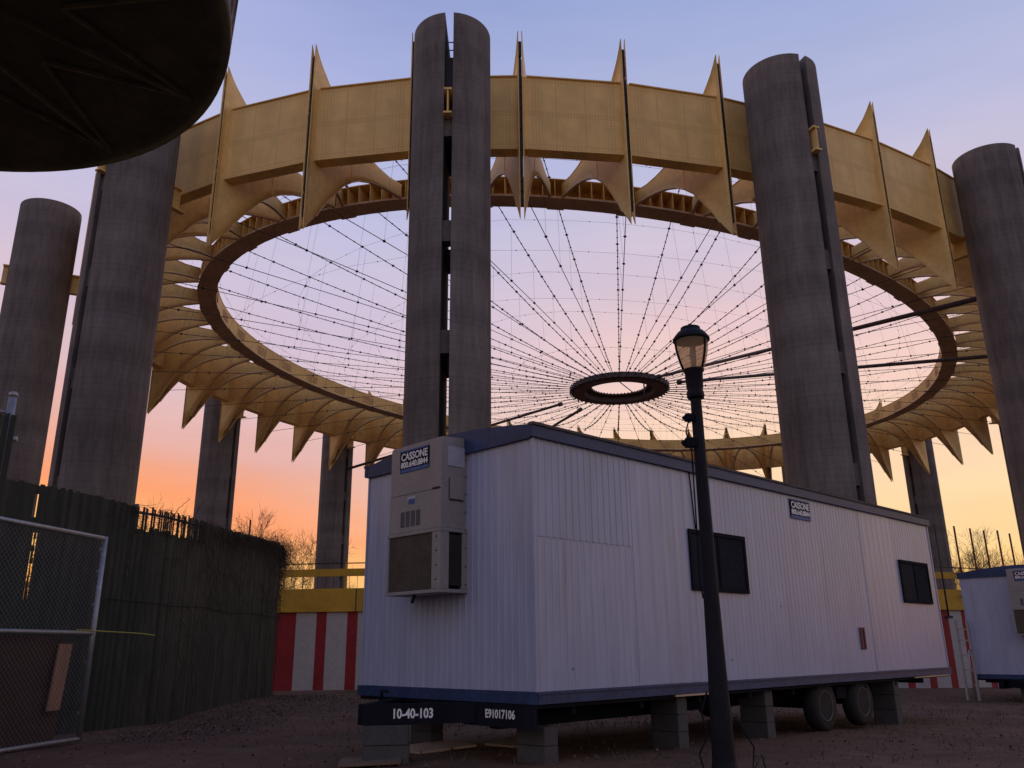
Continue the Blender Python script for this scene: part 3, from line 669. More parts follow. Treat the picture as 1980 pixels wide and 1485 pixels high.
def make_ac(root, y0, y1, z0, z1, dep, number=True):
    """wall-hung air conditioner on the short end, between widths y0<y1"""
    mb = MB(); zm = z0+(z1-z0)*.385
    b = .05
    # upper cabinet, and a lower coil section framed by posts
    k0 = [(-dep, y0, zm), (0, y0, zm), (0, y1, zm), (-dep, y1, zm)]; k1 = [(-dep, y0, z1-.03), (0, y0, z1), (0, y1, z1), (-dep, y1, z1-.03)]
    mb.hexa(k0+k1)
    mb.box((-dep-.012, y0-.01, zm+.0), (-dep-.001, y1+.01, zm+.435))            # service panel lip
    mb.box((-dep-.008, y0-.005, zm+.445), (-dep-.0012, y1+.005, z1-.05))
    d2 = dep+.02
    for (xa, xb, ya, yb) in ((-d2, -d2+b, y0-.015, y0+.13), (-d2, -d2+b, y1-.012, y1+.015), (-.07, 0, y0-.015, y0+.03), (-.07, 0, y1-.03, y1+.015)):
        mb.box((xa, ya, z0), (xb, yb, zm-.003))
    mb.box((-d2+b+.001, y0-.015, z0), (-d2+.13, y0+.02, zm-.003))
    mb.box((-d2-.01, y0-.025, z0-.04), (0, y1+.025, z0-.002)); mb.box((-d2-.005, y0-.02, zm-.045), (-.001, y1+.02, zm-.004))
    ac = mb.build('air_conditioner', m_beige, root, .006)
    mb = MB(); mb.box((-d2+.012, y0+.132, z0+.004), (-.08, y1-.0125, zm-.05)); mb.build('front_coil', m_coil, ac)
    mb = MB(); mb.box((-d2+.14, y0+.003, z0+.04), (-.075, y0+.125, zm-.07)); mb.build('side_coil', m_coil2, ac)
    wc = (y0+y1)/2
    sign_mesh(.56, .27, face_end(wc+.02, z1-.225, dep+.0085)).build('company_sign', SIGN_MATS, ac)
    for k in range(4):
        mb = MB(); yc = wc+.22-k*.098; mb.box((-dep-.016, yc-.036, zm+.06), (-dep-.0125, yc+.036, zm+.24)); mb.build('vent_slot', m_grey, ac)
    mb = MB(); mb.box((-dep-.015, wc-.02, zm+.37), (-dep-.0123, wc+.14, zm+.41), 0); mb.box((-dep-.016, wc+.0, zm+.32), (-dep-.0135, wc+.11, zm+.38), 1); mb.build('sticker', [m_paper, m_signblue], ac)
    mb = MB(); mb.box((-dep*.78, y0-.010, z1-.36), (-dep*.12, y0-.001, z1-.13), 0); mb.build('rating_label', m_paper, ac)
    mb = MB(); mb.box((-dep*.70, y0-.012, z1-.74), (-dep*.16, y0-.001, z1-.50), 0); mb.box((-dep*.70, y0-.016, z1-.755), (-dep*.16, y0-.0005, z1-.742), 1); mb.box((-dep*.72, y0-.0125, z1-.74), (-dep*.705, y0-.0005, z1-.50), 1); mb.build('access_door', [m_beige, m_dark], ac, .004)
    mb = MB(); mb.beam((-dep-.016, y0+.02, zm+.45), (-dep-.016, y0+.14, zm+.45), .01, .02); mb.build('latch', m_dark, ac)
    mb = MB(); mb.octa((0, 0, 0), .012); bo = mb.build('bolt', m_dark, ac); bo.location = (-.03, y0-.02, z0+.05)
    for zz in np.linspace(z0+.25, z1-.05, 8): c_ = bo.copy(); COL.objects.link(c_); c_.location = (-.03, y0-.02, zz)
    for zz in np.linspace(z0+.1, zm-.1, 4): c_ = bo.copy(); COL.objects.link(c_); c_.location = (-d2-.004, y0+.05, zz)
    mb = MB(); mb.tube([(-dep+.1, wc+.1, z0-.03), (-dep+.07, wc+.11, z0-.13)], .02, 6); mb.build('drain_pipe', m_dark, ac)
    return ac
def make_trailer(L, loc, yaw, label, number, detail=True, acpos=(1.08, 2.03)):
    """local x along the length, y across, z=0 at the foot of the white siding; near corner at the origin"""
    root = empty('office_trailer', loc, yaw); tag(root, label, 'trailer', 'white office trailers below the ring')
    Wd = 3.05; X, Y = Vector((1, 0, 0)), Vector((0, 1, 0))
    mb = MB()
    corrug(mb, Vector((0, 0, 0)), X, -Y, L, 0, TH); corrug(mb, Vector((L, Wd, 0)), -X, Y, L, 0, TH)
    corrug(mb, Vector((0, Wd, 0)), -Y, -X, Wd, 0, TH); corrug(mb, Vector((L, 0, 0)), Y, X, Wd, 0, TH)
    for (px, py) in ((0, 0), (L, 0), (L, Wd), (0, Wd)):
        mb.beam((px, py, 0), (px, py, TH), .03, .03, 0, upv=(1, 0, 0))
    if detail:     # overlapping patch sheets and a dent or two
        corrug(mb, Vector((.02, -.0045, 0)), X, -Y, 1.62, 1.55, TH-.01, .105, .008); corrug(mb, Vector((1.66, -.0045, 0)), X, -Y, 1.2, .01, TH-.01, .2, .003); corrug(mb, Vector((7.9, -.0045, 0)), X, -Y, 1.22, .01, TH-.01, .2, .003)
        for lx, lz in ((.55, .21), (5.0, .95), (3.6, .25)): mb.octa((lx, -.004, lz), .018)
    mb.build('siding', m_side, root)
    mb = MB()       # bowed roof
    n = 10; prof = [(k/n*Wd, TH+.12+.13*math.sin(math.pi*k/n)) for k in range(n+1)]
    for k in range(n):
        (ya, za), (yb, zb_) = prof[k], prof[k+1]
        mb.hexa([(-.03, ya, za-.03), (L+.03, ya, za-.03), (L+.03, yb, zb_-.03), (-.03, yb, zb_-.03), (-.03, ya, za), (L+.03, ya, za), (L+.03, yb, zb_), (-.03, yb, zb_)])
    rf = mb.build('roof', m_roofing, root)
    mb = MB()
    for y_, s_ in ((-.028, -1), (Wd+.028, 1)): mb.beam((-.05, y_, TH+.045), (L+.05, y_, TH+.045), .05, .13)
    for k in range(n):
        (ya, za), (yb, zb_) = prof[k], prof[k+1]
        for xx in (-.045, L+.02):
            mb.hexa([(xx, ya, TH-.03), (xx+.025, ya, TH-.03), (xx+.025, yb, TH-.03), (xx, yb, TH-.03), (xx, ya, za+.004), (xx+.025, ya, za+.004), (xx+.025, yb, zb_+.004), (xx, yb, zb_+.004)])
    mb.build('fascia', m_blueband, rf)
    mb = MB(); mb.beam((-.06, -.035, TH+.125), (L+.06, -.035, TH+.125), .075, .03); mb.beam((-.06, Wd+.035, TH+.125), (L+.06, Wd+.035, TH+.125), .075, .03); mb.build('roof_edge', m_roofing, rf)
    mb = MB()
    mb.beam((-.03, -.022, -.06), (L+.03, -.022, -.06), .03, .115); mb.beam((-.03, Wd+.022, -.06), (L+.03, Wd+.022, -.06), .03, .115)
    mb.beam((-.022, -.037, -.061), (-.022, Wd+.037, -.061), .028, .115); mb.beam((L+.022, -.037, -.061), (L+.022, Wd+.037, -.061), .028, .115)
    mb.beam((-.03, -.045, -.015), (L+.03, -.045, -.015), .014, .016)
    mb.build('skirt_band', m_blueband, root)
    mb = MB()       # chassis
    mb.box((-.01, .0, -.16), (L, Wd, -.121))
    for yy in (.62, Wd-.62): mb.beam((0, yy, -.27), (L-1.3, yy, -.27), .14, .21)
    for xx in np.arange(.6, L, 1.15): mb.beam((xx, .05, -.20), (xx, Wd-.05, -.20), .06, .08)
    fr = mb.build('chassis', m_black, root)
    mb = MB(); mb.beam((-.05, -.02, -.235), (-.05, 1.02, -.235), .06, .22)
    if number:
        text_into(mb, number[1], face_end(.45, -.225, .085), .115, 1, .001, .003, sx=.86)
    mb.build('front_beam', [m_black, m_white], root)
    # drawbar
    tip = Vector((-1.02, 1.525, -.22))
    mb = MB()
    p0 = Vector((-.06, .86, -.22)); mb.beam(p0, tip, .10, .20); mb.beam(Vector((-.06, Wd-.86, -.22)), tip, .10, .199)
    d = (tip-p0).normalized(); out = Vector((d.y, -d.x, 0))
    if out.x > 0: out = -out
    if number:
        c = p0.lerp(tip, .56)+out*.053; R_ = Matrix((-d*-1 if False else -d, Vector((0, 0, 1)), out)).transposed().to_4x4()
        # reading direction: left to right seen from outside
        rd = Vector((0, 0, 1)).cross(out); R_ = Matrix((rd, Vector((0, 0, 1)), out)).transposed().to_4x4(); R_.translation = c+Vector((0, 0, -.0))
        text_into(mb, number[0], R_, .13, 1, .001, .004, sx=.80)
    mb.build('drawbar', [m_black, m_white], root)
    mb = MB(); jx = tip+Vector((.22, -.02, 0)); mb.tube([jx+Vector((0, 0, -.42)), jx+Vector((0, 0, .14))], .035, 8); mb.tube([jx+Vector((0, 0, .14)), jx+Vector((0, 0, .22)), jx+Vector((-.02, -.13, .22))], .016, 6); mb.build('tongue_jack', m_black, root)
    for xx in (6.13, 7.38):
        for yy, s_ in ((.16, -1), (Wd-.16, 1)):
            wh = MB(); X_ = Matrix.Rotation(math.pi/2, 4, 'X'); 
            prof_ = [(.20, -.10), (.30, -.115), (.345, -.085), (.36, -.03), (.36, .03), (.345, .085), (.30, .115), (.20, .10)]
            tw = MB(); tw.lathe(prof_, n=28); tw.v = [tuple(X_ @ Vector(p)) for p in tw.v]
            we = empty('wheel'); we.parent = root; we.location = (xx, yy, -.435)
            tw.build('tyre', m_rubber, we)
            tw = MB(); tw.lathe([(.05, -.03), (.12, -.04), (.17, .0), (.2, .06), (.215, .108), (.205, .108), (.19, .07)], n=20, cap=True)
            for q in range(5): tw.octa((.09*math.cos(q*1.257), .09*math.sin(q*1.257), .03), .022)
            tw.v = [tuple(X_ @ Vector((p[0], p[1], p[2])) if s_ < 0 else X_ @ Vector((p[0], p[1], -p[2]))) for p in tw.v]
            tw.build('rim', m_rim, we)
        mb = MB(); mb.tube([(xx, .1, -.435), (xx, Wd-.1, -.435)], .05, 8); mb.beam((xx-.45, .62, -.39), (xx+.45, .62, -.39), .06, .06); mb.build('axle', m_black, root)
    mb = MB(); mb.box((6.6, .1, -.36), (6.9, .2, -.19)); mb.build('spring_hanger', m_black, root)
    # windows on the long side
    for (l0, l1, z0, z1) in (((2.80, 4.14, 1.09, 1.86), (9.32, 10.62, 1.12, 1.87)) if detail else ()):
        mb = MB()
        for (a_, b_) in (((l0, -.035, z0), (l1, -.010, z0+.06)), ((l0, -.035, z1-.05), (l1, -.010, z1)), ((l0, -.034, z0+.061), (l0+.05, -.010, z1-.051)), ((l1-.05, -.034, z0+.061), (l1, -.010, z1-.051)), (((l0+l1)/2-.02, -.030, z0+.061), ((l0+l1)/2+.02, -.010, z1-.051))): mb.box(a_, b_)
        f_ = mb.build('window', m_black, root)
        mb = MB(); mb.box((l0+.051, -.016, z0+.062), ((l0+l1)/2-.021, -.011, z1-.052), 1); mb.box(((l0+l1)/2+.021, -.016, z0+.062), (l1-.051, -.011, z1-.052), 0); mb.build('pane', [m_screen, m_glass], f_)
    if detail:
        sign_mesh(.62, .30, face_side(5.86, 2.41, .012)).build('company_sign', SIGN_MATS, root)
        for lx in (7.42, 7.53):
            mb = MB(); mb.box((lx-.018, -.03, .34), (lx+.018, -.0085, .68)); mb.build('rusty_bracket', m_rust, root)
        mb = MB()
        pass
        for a_, b_ in ((2.3, 3.3), (9.3, L-.1)): mb = MB(); mb.box((a_, -.03, -.145), (b_, .5, -.123)); mb.build('floor_edge', m_ply, root)
        mb = MB(); mb.tube([(2.93, -.012, TH-.02), (2.95, -.014, 2.3), (2.98, -.014, 1.87)], .009, 5); mb.build('power_cord', m_black, root)
    make_ac(root, *acpos, 1.05, 2.79, .38)
    return root
ZB = -.4244; TY = .7707
T1 = Vector((.2147, 8.9185, ZB+ZO))
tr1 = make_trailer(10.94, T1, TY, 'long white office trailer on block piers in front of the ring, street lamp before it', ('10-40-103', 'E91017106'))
X1 = Matrix.Translation(T1) @ Matrix.Rotation(TY, 4, 'Z')
T2l = Vector((12.87, 24.9, -.83+ZO))
d2 = Vector((-math.sin(TY), math.cos(TY), 0))
T2 = T2l-d2*3.05
tr2 = make_trailer(9.0, T2, TY, 'second white office trailer partly cut by the right edge of the photo', ('10-40-233', ''), False, (.75, 1.7))
X2 = Matrix.Translation(T2) @ Matrix.Rotation(TY, 4, 'Z')

# block piers under the trailers
def pier(X, lx, wy, ztop, label, lw=.2, ww=.4, tilt=0):
    p = X @ Vector((lx, wy, 0)); zg = gz(p.x, p.y)-.01; ht = p.z+ztop-zg
    n = max(1, round(ht/.2)); hb_ = ht/n
    o = empty('block_pier', (p.x, p.y, zg), TY+tilt); tag(o, label, 'block pier', 'concrete block piers under the trailers')
    for k in range(n):
        mb = MB(); j = random.uniform(-.012, .012); mb.box((j, j, k*hb_+(.004 if k else 0)), (lw+j, ww+j, (k+1)*hb_)); mb.build('concrete_block', m_block, o, .008)
    return o
pier(X1, .18, .08, -.345, 'grey block pier under the near corner of the big trailer')
pier(X1, 2.42, .05, -.16, 'block pier under the big trailer just left of the lamp post')
pier(X1, 4.42, .05, -.16, 'block pier between the lamp post and the trailer wheels')
pier(X1, 8.55, .05, -.16, 'block pier right of the trailer wheels')
pier(X1, -1.05, 1.46, -.325, 'grey block pier under the drawbar at the left of the big trailer', lw=.47, ww=.3, tilt=-.67)
pier(X1, .55, 2.35, -.16, 'dark block pier in the shade behind the drawbar of the big trailer')
pier(X1, 2.5, 2.45, -.16, 'far side block pier seen under the big trailer near the lamp')
pier(X2, -.6, 1.4, -.33, 'low block pier under the drawbar of the second trailer', lw=.3, ww=.4)
# plywood pads
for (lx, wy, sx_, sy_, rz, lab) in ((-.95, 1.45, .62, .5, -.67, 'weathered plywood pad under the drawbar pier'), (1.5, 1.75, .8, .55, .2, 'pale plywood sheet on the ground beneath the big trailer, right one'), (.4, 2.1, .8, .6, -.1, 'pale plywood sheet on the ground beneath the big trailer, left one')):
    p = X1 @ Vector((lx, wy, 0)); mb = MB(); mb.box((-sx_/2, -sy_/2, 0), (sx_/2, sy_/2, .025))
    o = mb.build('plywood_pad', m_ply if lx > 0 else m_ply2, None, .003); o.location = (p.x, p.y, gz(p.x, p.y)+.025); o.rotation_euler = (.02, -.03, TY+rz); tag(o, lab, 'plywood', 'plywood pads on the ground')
# steps and ladder at the second trailer's far side
st = empty('access_ladder', X2 @ Vector((-.08, 3.02, 0))); tag(st, 'pale ladder with handrail against the left side of the second trailer', 'ladder'); st.rotation_euler = (0, 0, TY)
for yy in (0, .3):
    mb = MB(); mb.beam((0, yy, -.72), (-.02, yy, 1.45), .05, .07, upv=(1, 0, 0)); mb.build('stile', m_wwhite, st)
for zz in (-.3, .1, .5, .9, 1.2):
    mb = MB(); mb.beam((0, .03, zz), (0, .27, zz), .05, .04); mb.build('rung', m_wwhite, st)
mb = MB(); mb.tube([(-.3, 0, -.75), (-.3, 0, .45), (-.2, 0, .62), (0, 0, .64)], .025, 7); mb.build('handrail', m_galv, st)

# ------------------------------------------------------------------ street lamp
LX, LY = .2217*8.5, .9751*8.5
lg = gz(LX, LY); lamp = empty('street_lamp', (LX, LY, lg)); tag(lamp, 'black park lamp post with frosted amber globe in front of the big trailer', 'street lamp')
def zl(ray): return ray*8.5+ZO-lg
zc0 = zl(.2853); zc1 = zl(.3208)
mb = MB(); n = 8
mb.lathe([(.26, -.3), (.26, .0), (.124, .02), (.108, .12), (.103, .3), (.085, 1.0), (.073, 1.7), (.064, 2.4), (.057, zc0-.12), (.055, zc0)], n=16, smooth=False)
mb.build('post', m_lamp, lamp)
mb = MB(); mb.lathe([(.078, zc0-.005), (.088, zc0+.01), (.088, zc0+.06), (.078, zc0+.085), (.086, zc0+.11), (.092, zc1-.03), (.108, zc1-.01), (.108, zc1+.005)], n=24); mb.build('collar', m_lamp, lamp)
gz0 = zc1+.006; gz1 = zl(.3595)
mg = bpy.data.materials.new('frosted_globe'); mg.use_nodes = True; b = mg.node_tree.nodes['Principled BSDF']
b.inputs['Base Color'].default_value = (.80, .66, .52, 1); b.inputs['Roughness'].default_value = .45; b.inputs['Transmission Weight'].default_value = .0
_t = mg.node_tree; tl = _t.nodes.new('ShaderNodeBsdfTranslucent'); tl.inputs[0].default_value = (.82, .70, .56, 1); tp = _t.nodes.new('ShaderNodeBsdfTransparent'); tp.inputs[0].default_value = (.97, .86, .70, 1)
m1 = _t.nodes.new('ShaderNodeMixShader'); m1.inputs[0].default_value = .93; m2 = _t.nodes.new('ShaderNodeMixShader'); m2.inputs[0].default_value = .42
_t.links.new(b.outputs[0], m1.inputs[1]); _t.links.new(tl.outputs[0], m1.inputs[2]); _t.links.new(m1.outputs[0], m2.inputs[1]); _t.links.new(tp.outputs[0], m2.inputs[2]); _t.links.new(m2.outputs[0], _t.nodes['Material Output'].inputs[0])
_n = _t.nodes.new('ShaderNodeTexNoise'); _n.inputs['Scale'].default_value = 6; _r = _t.nodes.new('ShaderNodeValToRGB'); _r.color_ramp.elements[0].color = (.80, .66, .5, 1); _r.color_ramp.elements[1].color = (.95, .84, .68, 1); _t.links.new(_n.outputs[0], _r.inputs[0]); _t.links.new(_r.outputs[0], tl.inputs[0])
mb = MB(); gh = gz1-gz0
mb.lathe([(.106, gz0), (.128, gz0+gh*.2), (.150, gz0+gh*.45), (.165, gz0+gh*.7), (.170, gz0+gh*.9), (.169, gz1)], n=32, cap=False); mb.build('globe', mg, lamp)
mb = MB(); mb.tube([(0, 0, gz0-.01), (0, 0, gz0+gh*.55)], [.02, .03], 10); mb.tube([(0, 0, gz0+gh*.55), (0, 0, gz0+gh*.85)], [.03, .012], 10); mb.build('bulb', m_paper, lamp)
for an in (1.2, 3.3, 5.4):
    mb = MB(); ax = Vector((math.cos(an), math.sin(an), 0))
    pts = [ax*r+Vector((0, 0, z)) for r, z in ((.112, gz0), (.134, gz0+gh*.2), (.156, gz0+gh*.45), (.171, gz0+gh*.7), (.176, gz0+gh*.9), (.176, gz1))]
    mb.tube(pts, .013, 6); mb.build('globe_rib', m_lamp, lamp)
mb = MB(); mb.lathe([(.172, gz1-.01), (.192, gz1-.004), (.190, gz1+.018), (.172, gz1+.045), (.14, gz1+.085), (.105, gz1+.112), (.100, gz1+.122), (.104, gz1+.128), (.100, gz1+.142), (.06, gz1+.155), (.02, gz1+.16)], n=28); mb.build('cap', m_lamp, lamp)
mb = MB(); mb.lathe([(.02, gz1+.158), (.022, gz1+.175), (.008, gz1+.19)], n=10); mb.build('finial', m_lamp, lamp)
for zz, s_ in ((zl(.256), .8), (zl(.224), 1.05)):
    mb = MB(); mb.box((-.06*s_, -.05, 0), (.045*s_, .05, .09*s_)); mb.tube([(-.055*s_, 0, .02), (-.085*s_, 0, .06*s_)], .025*s_, 8)
    o = mb.build('junction_box', m_black, lamp, .01); o.location = (-.085, -.03, zz)
mb = MB(); zt_ = zl(.256)
mb.tube([(-.10, -.05, zt_), (-.14, -.06, zt_-.12), (-.10, -.08, zt_-.33), (-.11, -.09, zt_-1.1), (-.12, -.10, zt_-1.6), (-.10, -.10, zt_-1.75)], .008, 5)
mb.build('loose_wire', m_black, lamp)
mb = MB(); mb.tube([(-.13, -.1, .72), (-.2, -.12, .55), (-.17, -.16, .35), (-.26, -.2, .2), (-.22, -.25, .02), (-.4, -.2, .0)], .009, 5); mb.tube([(.10, -.08, .5), (.15, -.12, .42), (.25, -.12, .25), (.2, -.2, .05), (.28, -.24, .2), (.33, -.2, .02)], .008, 5); mb.build('base_wire', m_black, lamp)

# ------------------------------------------------------------------ slatted green fence, gate, vines
FP = [(-10.6, 8.2), (-9.0, 10.6), (-7.47, 12.38), (-6.82, 13.28), (-6.43, 14.24), (-6.16, 15.0), (-6.06, 16.29), (-6.13, 18.38), (-6.02, 20.2), (-6.0, 21.6), (-6.35, 23.2), (-7.2, 24.8)]
def catmull(P, n=10):
    out = []
    for i in range(len(P)-1):
        p0, p1, p2, p3 = [Vector((*P[max(0, min(len(P)-1, j))], 0)) for j in (i-1, i, i+1, i+2)]
        for k in range(n):
            t = k/n; out.append(.5*((2*p1)+(p2-p0)*t+(2*p0-5*p1+4*p2-p3)*t*t+(3*p1-p0-3*p2+p3)*t**3))
    out.append(Vector((*P[-1], 0))); return out
FC = catmull(FP); FL = np.concatenate([[0], np.cumsum([(FC[i+1]-FC[i]).length for i in range(len(FC)-1)])])
def fpt(s):
    k = min(max(np.searchsorted(FL, s)-1, 0), len(FC)-2); f = (s-FL[k])/(FL[k+1]-FL[k]); p = FC[k].lerp(FC[k+1], f); d = (FC[k+1]-FC[k]).normalized(); return p, d
def ftop(s):
    p, _ = fpt(s); return ZO+float(np.interp(p.y, [8, 12.4, 14, 16, 19, 21.5, 25], [2.55, 2.48, 2.39, 2.42, 2.53, 2.60, 2.62]))
fence = empty('slatted_fence', (-6.2, 15, 0)); tag(fence, 'tall green slatted chain link fence curving away behind the gate, overgrown with dead vines', 'fence'); fv = -Vector((-6.2, 15, 0))
def fbuild(mb, name, m): mb.v = [tuple(Vector(p)+fv) for p in mb.v]; return mb.build(name, m, fence)
TOT = FL[-1]; mb = MB()
s = 0; pitch = .062
def s_of_y(y): 
    ys = [fpt(q)[0].y for q in np.linspace(0, TOT, 400)]; return float(np.interp(y, ys, np.linspace(0, TOT, 400)))
sA, sB = s_of_y(14.2), s_of_y(16.6); 
def s_of_px(px, py):
    a_ = ray_az(px, py); return min(np.linspace(.5, TOT*.7, 1500), key=lambda q: abs(math.atan2(fpt(q)[0].x, fpt(q)[0].y)-a_))
s75, s250, s40 = s_of_px(78, 940)-.031, s_of_px(250, 1095)-.031, s_of_px(54, 1100)-.031
while s < TOT-.05:
    p, d = fpt(s+pitch/2); zg = gz(p.x, p.y)-.02; zt = ftop(s)-.02+random.uniform(-.02, .02)
    nn = Vector((d.y, -d.x, 0)); wv_ = .062+random.uniform(.0, .004)
    j = random.uniform(-.003, .003)
    segs = [(zg, zt)]
    if sA < s < sB: segs = [(zg, zt-.33-random.random()*.08)]+([(zt-.45, zt)] if random.random() < .9 else [])
    nar = []
    if abs(s-s250) < .031: nar = [(1.85, 2.75)]
    if abs(s-s40) < .034: nar = [(1.72, 2.72)]
    for z0, z1 in nar:
        zz = z0
        while zz < z1:
            wq = random.uniform(.012, .05); c = p+d*random.uniform(-.006, .006)
            mb.hexa([Vector((q.x, q.y, zq)) for zq in (zz, min(zz+.09, z1)) for q in (c-d*wq/2-nn*.005, c+d*wq/2-nn*.005, c+d*wq/2+nn*.005, c-d*wq/2+nn*.005)]); zz += .0905
    if abs(s-s250) < .031: segs = [(zg, 1.85), (2.75, zt)]
    if abs(s-s40) < .034: segs = [(zg, 1.72), (2.72, zt)]
    if abs(s-s75) < .034: segs = [(zg, 2.95), (3.3, zt)]
    for z0, z1 in segs:
        c = p+nn*j; wv_ = .034+random.uniform(-.006, .008) if (sA < s < sB and z0 > zg) else .0625+random.uniform(-.001, .003)
        a_ = c-d*wv_/2; b_ = c+d*wv_/2
        mb.hexa([Vector((q.x, q.y, z0)) for q in (a_-nn*.006, b_-nn*.006, b_+nn*.006, a_+nn*.006)]+[Vector((q.x, q.y, z1)) for q in (a_-nn*.006, b_-nn*.006, b_+nn*.006, a_+nn*.006)])
    s += pitch
fbuild(mb, 'slat_panel', m_slat)
for s in np.arange(.3, TOT, 2.4):
    p, d = fpt(s); mb = MB(); q = p+Vector((-d.y, d.x, 0))*.08; mb.tube([(q.x, q.y, gz(q.x, q.y)-.05), (q.x, q.y, ftop(s)+.02)], .04, 8); fbuild(mb, 'fence_post', m_wire)
mb = MB(); mb.tube([Vector((fpt(s)[0].x-.05, fpt(s)[0].y, ftop(s)-.12)) for s in np.linspace(.2, TOT-.1, 60)], .025, 6); fbuild(mb, 'top_rail', m_wire)
mb = MB(); mb.tube([Vector((fpt(s)[0].x+.03, fpt(s)[0].y-.03, 1.35+.02*math.sin(s*2)+ZO*.45)) for s in np.linspace(s_of_y(13.9), TOT-1.2, 50)], .006, 5); fbuild(mb, 'tension_wire', m_dark)
# dead vines draped on the fence
mb = MB()
def vine(p, dirv, ln, r, droop, wig=.35, n=9):
    pts = [p.copy()]; d = dirv.normalized()
    for k in range(n):
        d = (d+Vector((random.uniform(-wig, wig), random.uniform(-wig, wig), random.uniform(-wig, wig)-droop))).normalized(); p = p+d*ln/n; pts.append(p.copy())
    mb.tube(pts, [r*(1-.7*k/n) for k in range(n+1)], 3, caps=False)
    return pts
for _ in range(1500):
    s = s_of_y(13.5)+(TOT-s_of_y(13.5))*random.random()**.55
    p, d = fpt(min(s, TOT-.06)); nn = Vector((d.y, -d.x, 0)); dens = (s/TOT)
    q = Vector((p.x, p.y, ftop(s)-abs(random.gauss(0, .13 if random.random() < .6 else .9))))+nn*random.uniform(.015, .09)
    vine(q, d*random.choice((-1, 1))+nn*random.uniform(-.1, .35)+Vector((0, 0, random.uniform(-.9, .35))), random.uniform(.25, .8), random.uniform(.003, .007), .12)
for _ in range(230):         # tangle at the far end
    s = TOT-abs(random.gauss(0, 1.0))-.05; p, d = fpt(s); nn = Vector((d.y, -d.x, 0))
    q = Vector((p.x, p.y, ftop(s)+random.gauss(-.35, .4)))+nn*random.uniform(.0, .18)
    vine(q, Vector((random.uniform(-1, 1), random.uniform(-1, 1), random.uniform(-1, .35))), random.uniform(.2, .6), random.uniform(.003, .007), .08, .6)
for _ in range(26):          # stems climbing from the ground
    s = s_of_y(15)+(TOT-s_of_y(15))*random.random(); p, d = fpt(s); nn = Vector((d.y, -d.x, 0)); q = Vector((p.x, p.y, gz(p.x, p.y)))+nn*.04
    pts = [q+d*random.uniform(-.15, .15)*k+Vector((0, 0, k*.42))+nn*random.uniform(.0, .03) for k in range(random.randint(3, 8))]; mb.tube(pts, .006, 4, caps=False)
for yv, px_ in ((15.2, 0), (15.9, 0)):
    s = s_of_y(yv); p, d = fpt(s); vine(Vector((p.x, p.y, ftop(s)-.05)), Vector((.3, .1, 1)), 1.0, .007, .12, .5, 14)
o = mb.build('dead_vine', m_vine); tag(o, 'tangle of leafless brown vines hanging over the top and far end of the green fence', 'vine')

# near gate post with its own strip of slats
npx = Vector((-5.22, 8.42, 0)); ne = empty('slatted_fence', (npx.x, npx.y, gz(npx.x, npx.y))); tag(ne, 'end of a green slatted fence with grey post at the left edge, nearest the camera', 'fence panel')
mb = MB(); dv = Vector((-.93, -.36, 0)).normalized(); nv = Vector((dv.y, -dv.x, 0))
for k in range(24):
    c = dv*(-.05+k*.062)+nv*(.075 if nv.y < 0 else -.075); mb.hexa([c+dv*.027*sgn_x+nv*.006*sgn_y for sgn_x, sgn_y in ((-1, -1), (1, -1), (1, 1), (-1, 1))]+[c+dv*.027*sgn_x+nv*.006*sgn_y+Vector((0, 0, 3.45+random.uniform(-.03, .03))) for sgn_x, sgn_y in ((-1, -1), (1, -1), (1, 1), (-1, 1))])
mb.build('slat_panel', m_slat, ne)
mb = MB(); mb.tube([(0, 0, -.1), (0, 0, 3.68)], .042, 10); mb.lathe([(.044, 3.66), (.046, 3.70), (.03, 3.72)], n=10); mb.build('post', m_galv, ne)
mb = MB(); mb.tube([Vector((0, 0, 3.5)), dv*1.7+Vector((0, 0, 3.5))], .025, 6); mb.tube([Vector((.0, 0, 3.2)), Vector((.1, .03, 3.22))], .03, 6); mb.build('rail', m_galv, ne)
# gate
ga = Vector((-5.78, 12.0, 0)); gb = Vector((-6.35, 8.75, 0)); gd = (gb-ga).normalized(); GL = (gb-ga).length; gzr = gz(ga.x, ga.y)+.02
gate = empty('chain_link_gate', (ga.x, ga.y, gzr)); tag(gate, 'grey pipe framed chain link gate in front of the green fence', 'gate')
GH = 2.66; GM = 1.38
mb = MB()
for z in (.04, GM, GH): mb.tube([(0, 0, z), gd*GL+Vector((0, 0, z))], .032, 10)
mb.tube([(0, 0, 0), (0, 0, GH+.03)], .036, 10); mb.tube([gd*GL, gd*GL+Vector((0, 0, GH+.03))], .036, 10); mb.build('frame', m_galv, gate)
mb = MB(); st_ = .075
nG = int((GL+GH)/st_)
for k in range(nG):
    a0 = k*st_
    for sgn_ in (1, -1):
        # diagonal wires clipped to the frame
        u0, z0 = (a0, 0.04) if a0 <= GL else (GL, a0-GL+.04)
        u1, z1 = (a0-(GH-.04), GH) if a0-(GH-.04) >= 0 else (0, a0+.04)
        if z1 > GH or z0 > GH: continue
        if sgn_ < 0: u0, u1 = GL-u0, GL-u1
        gn = Vector((gd.y, -gd.x, 0))*(.004*sgn_)
        mb.tube([gd*u0+gn+Vector((0, 0, z0)), gd*u1+gn+Vector((0, 0, z1))], .0028, 3, caps=False)
mb.build('mesh', m_wire, gate)
for z in (.35, 1.0, 1.75, 2.2, 2.5):
    mb = MB(); mb.tube([(-.045, 0, z-.03), (-.045, 0, z+.03)], .018, 6); mb.tube([(-.05, 0, z), (.02, 0, z)], .02, 6); mb.build('clamp', m_galv, gate)
gn = Vector((gd.y, -gd.x, 0)); gn = gn if gn.x < 0 else -gn       # away from the camera side
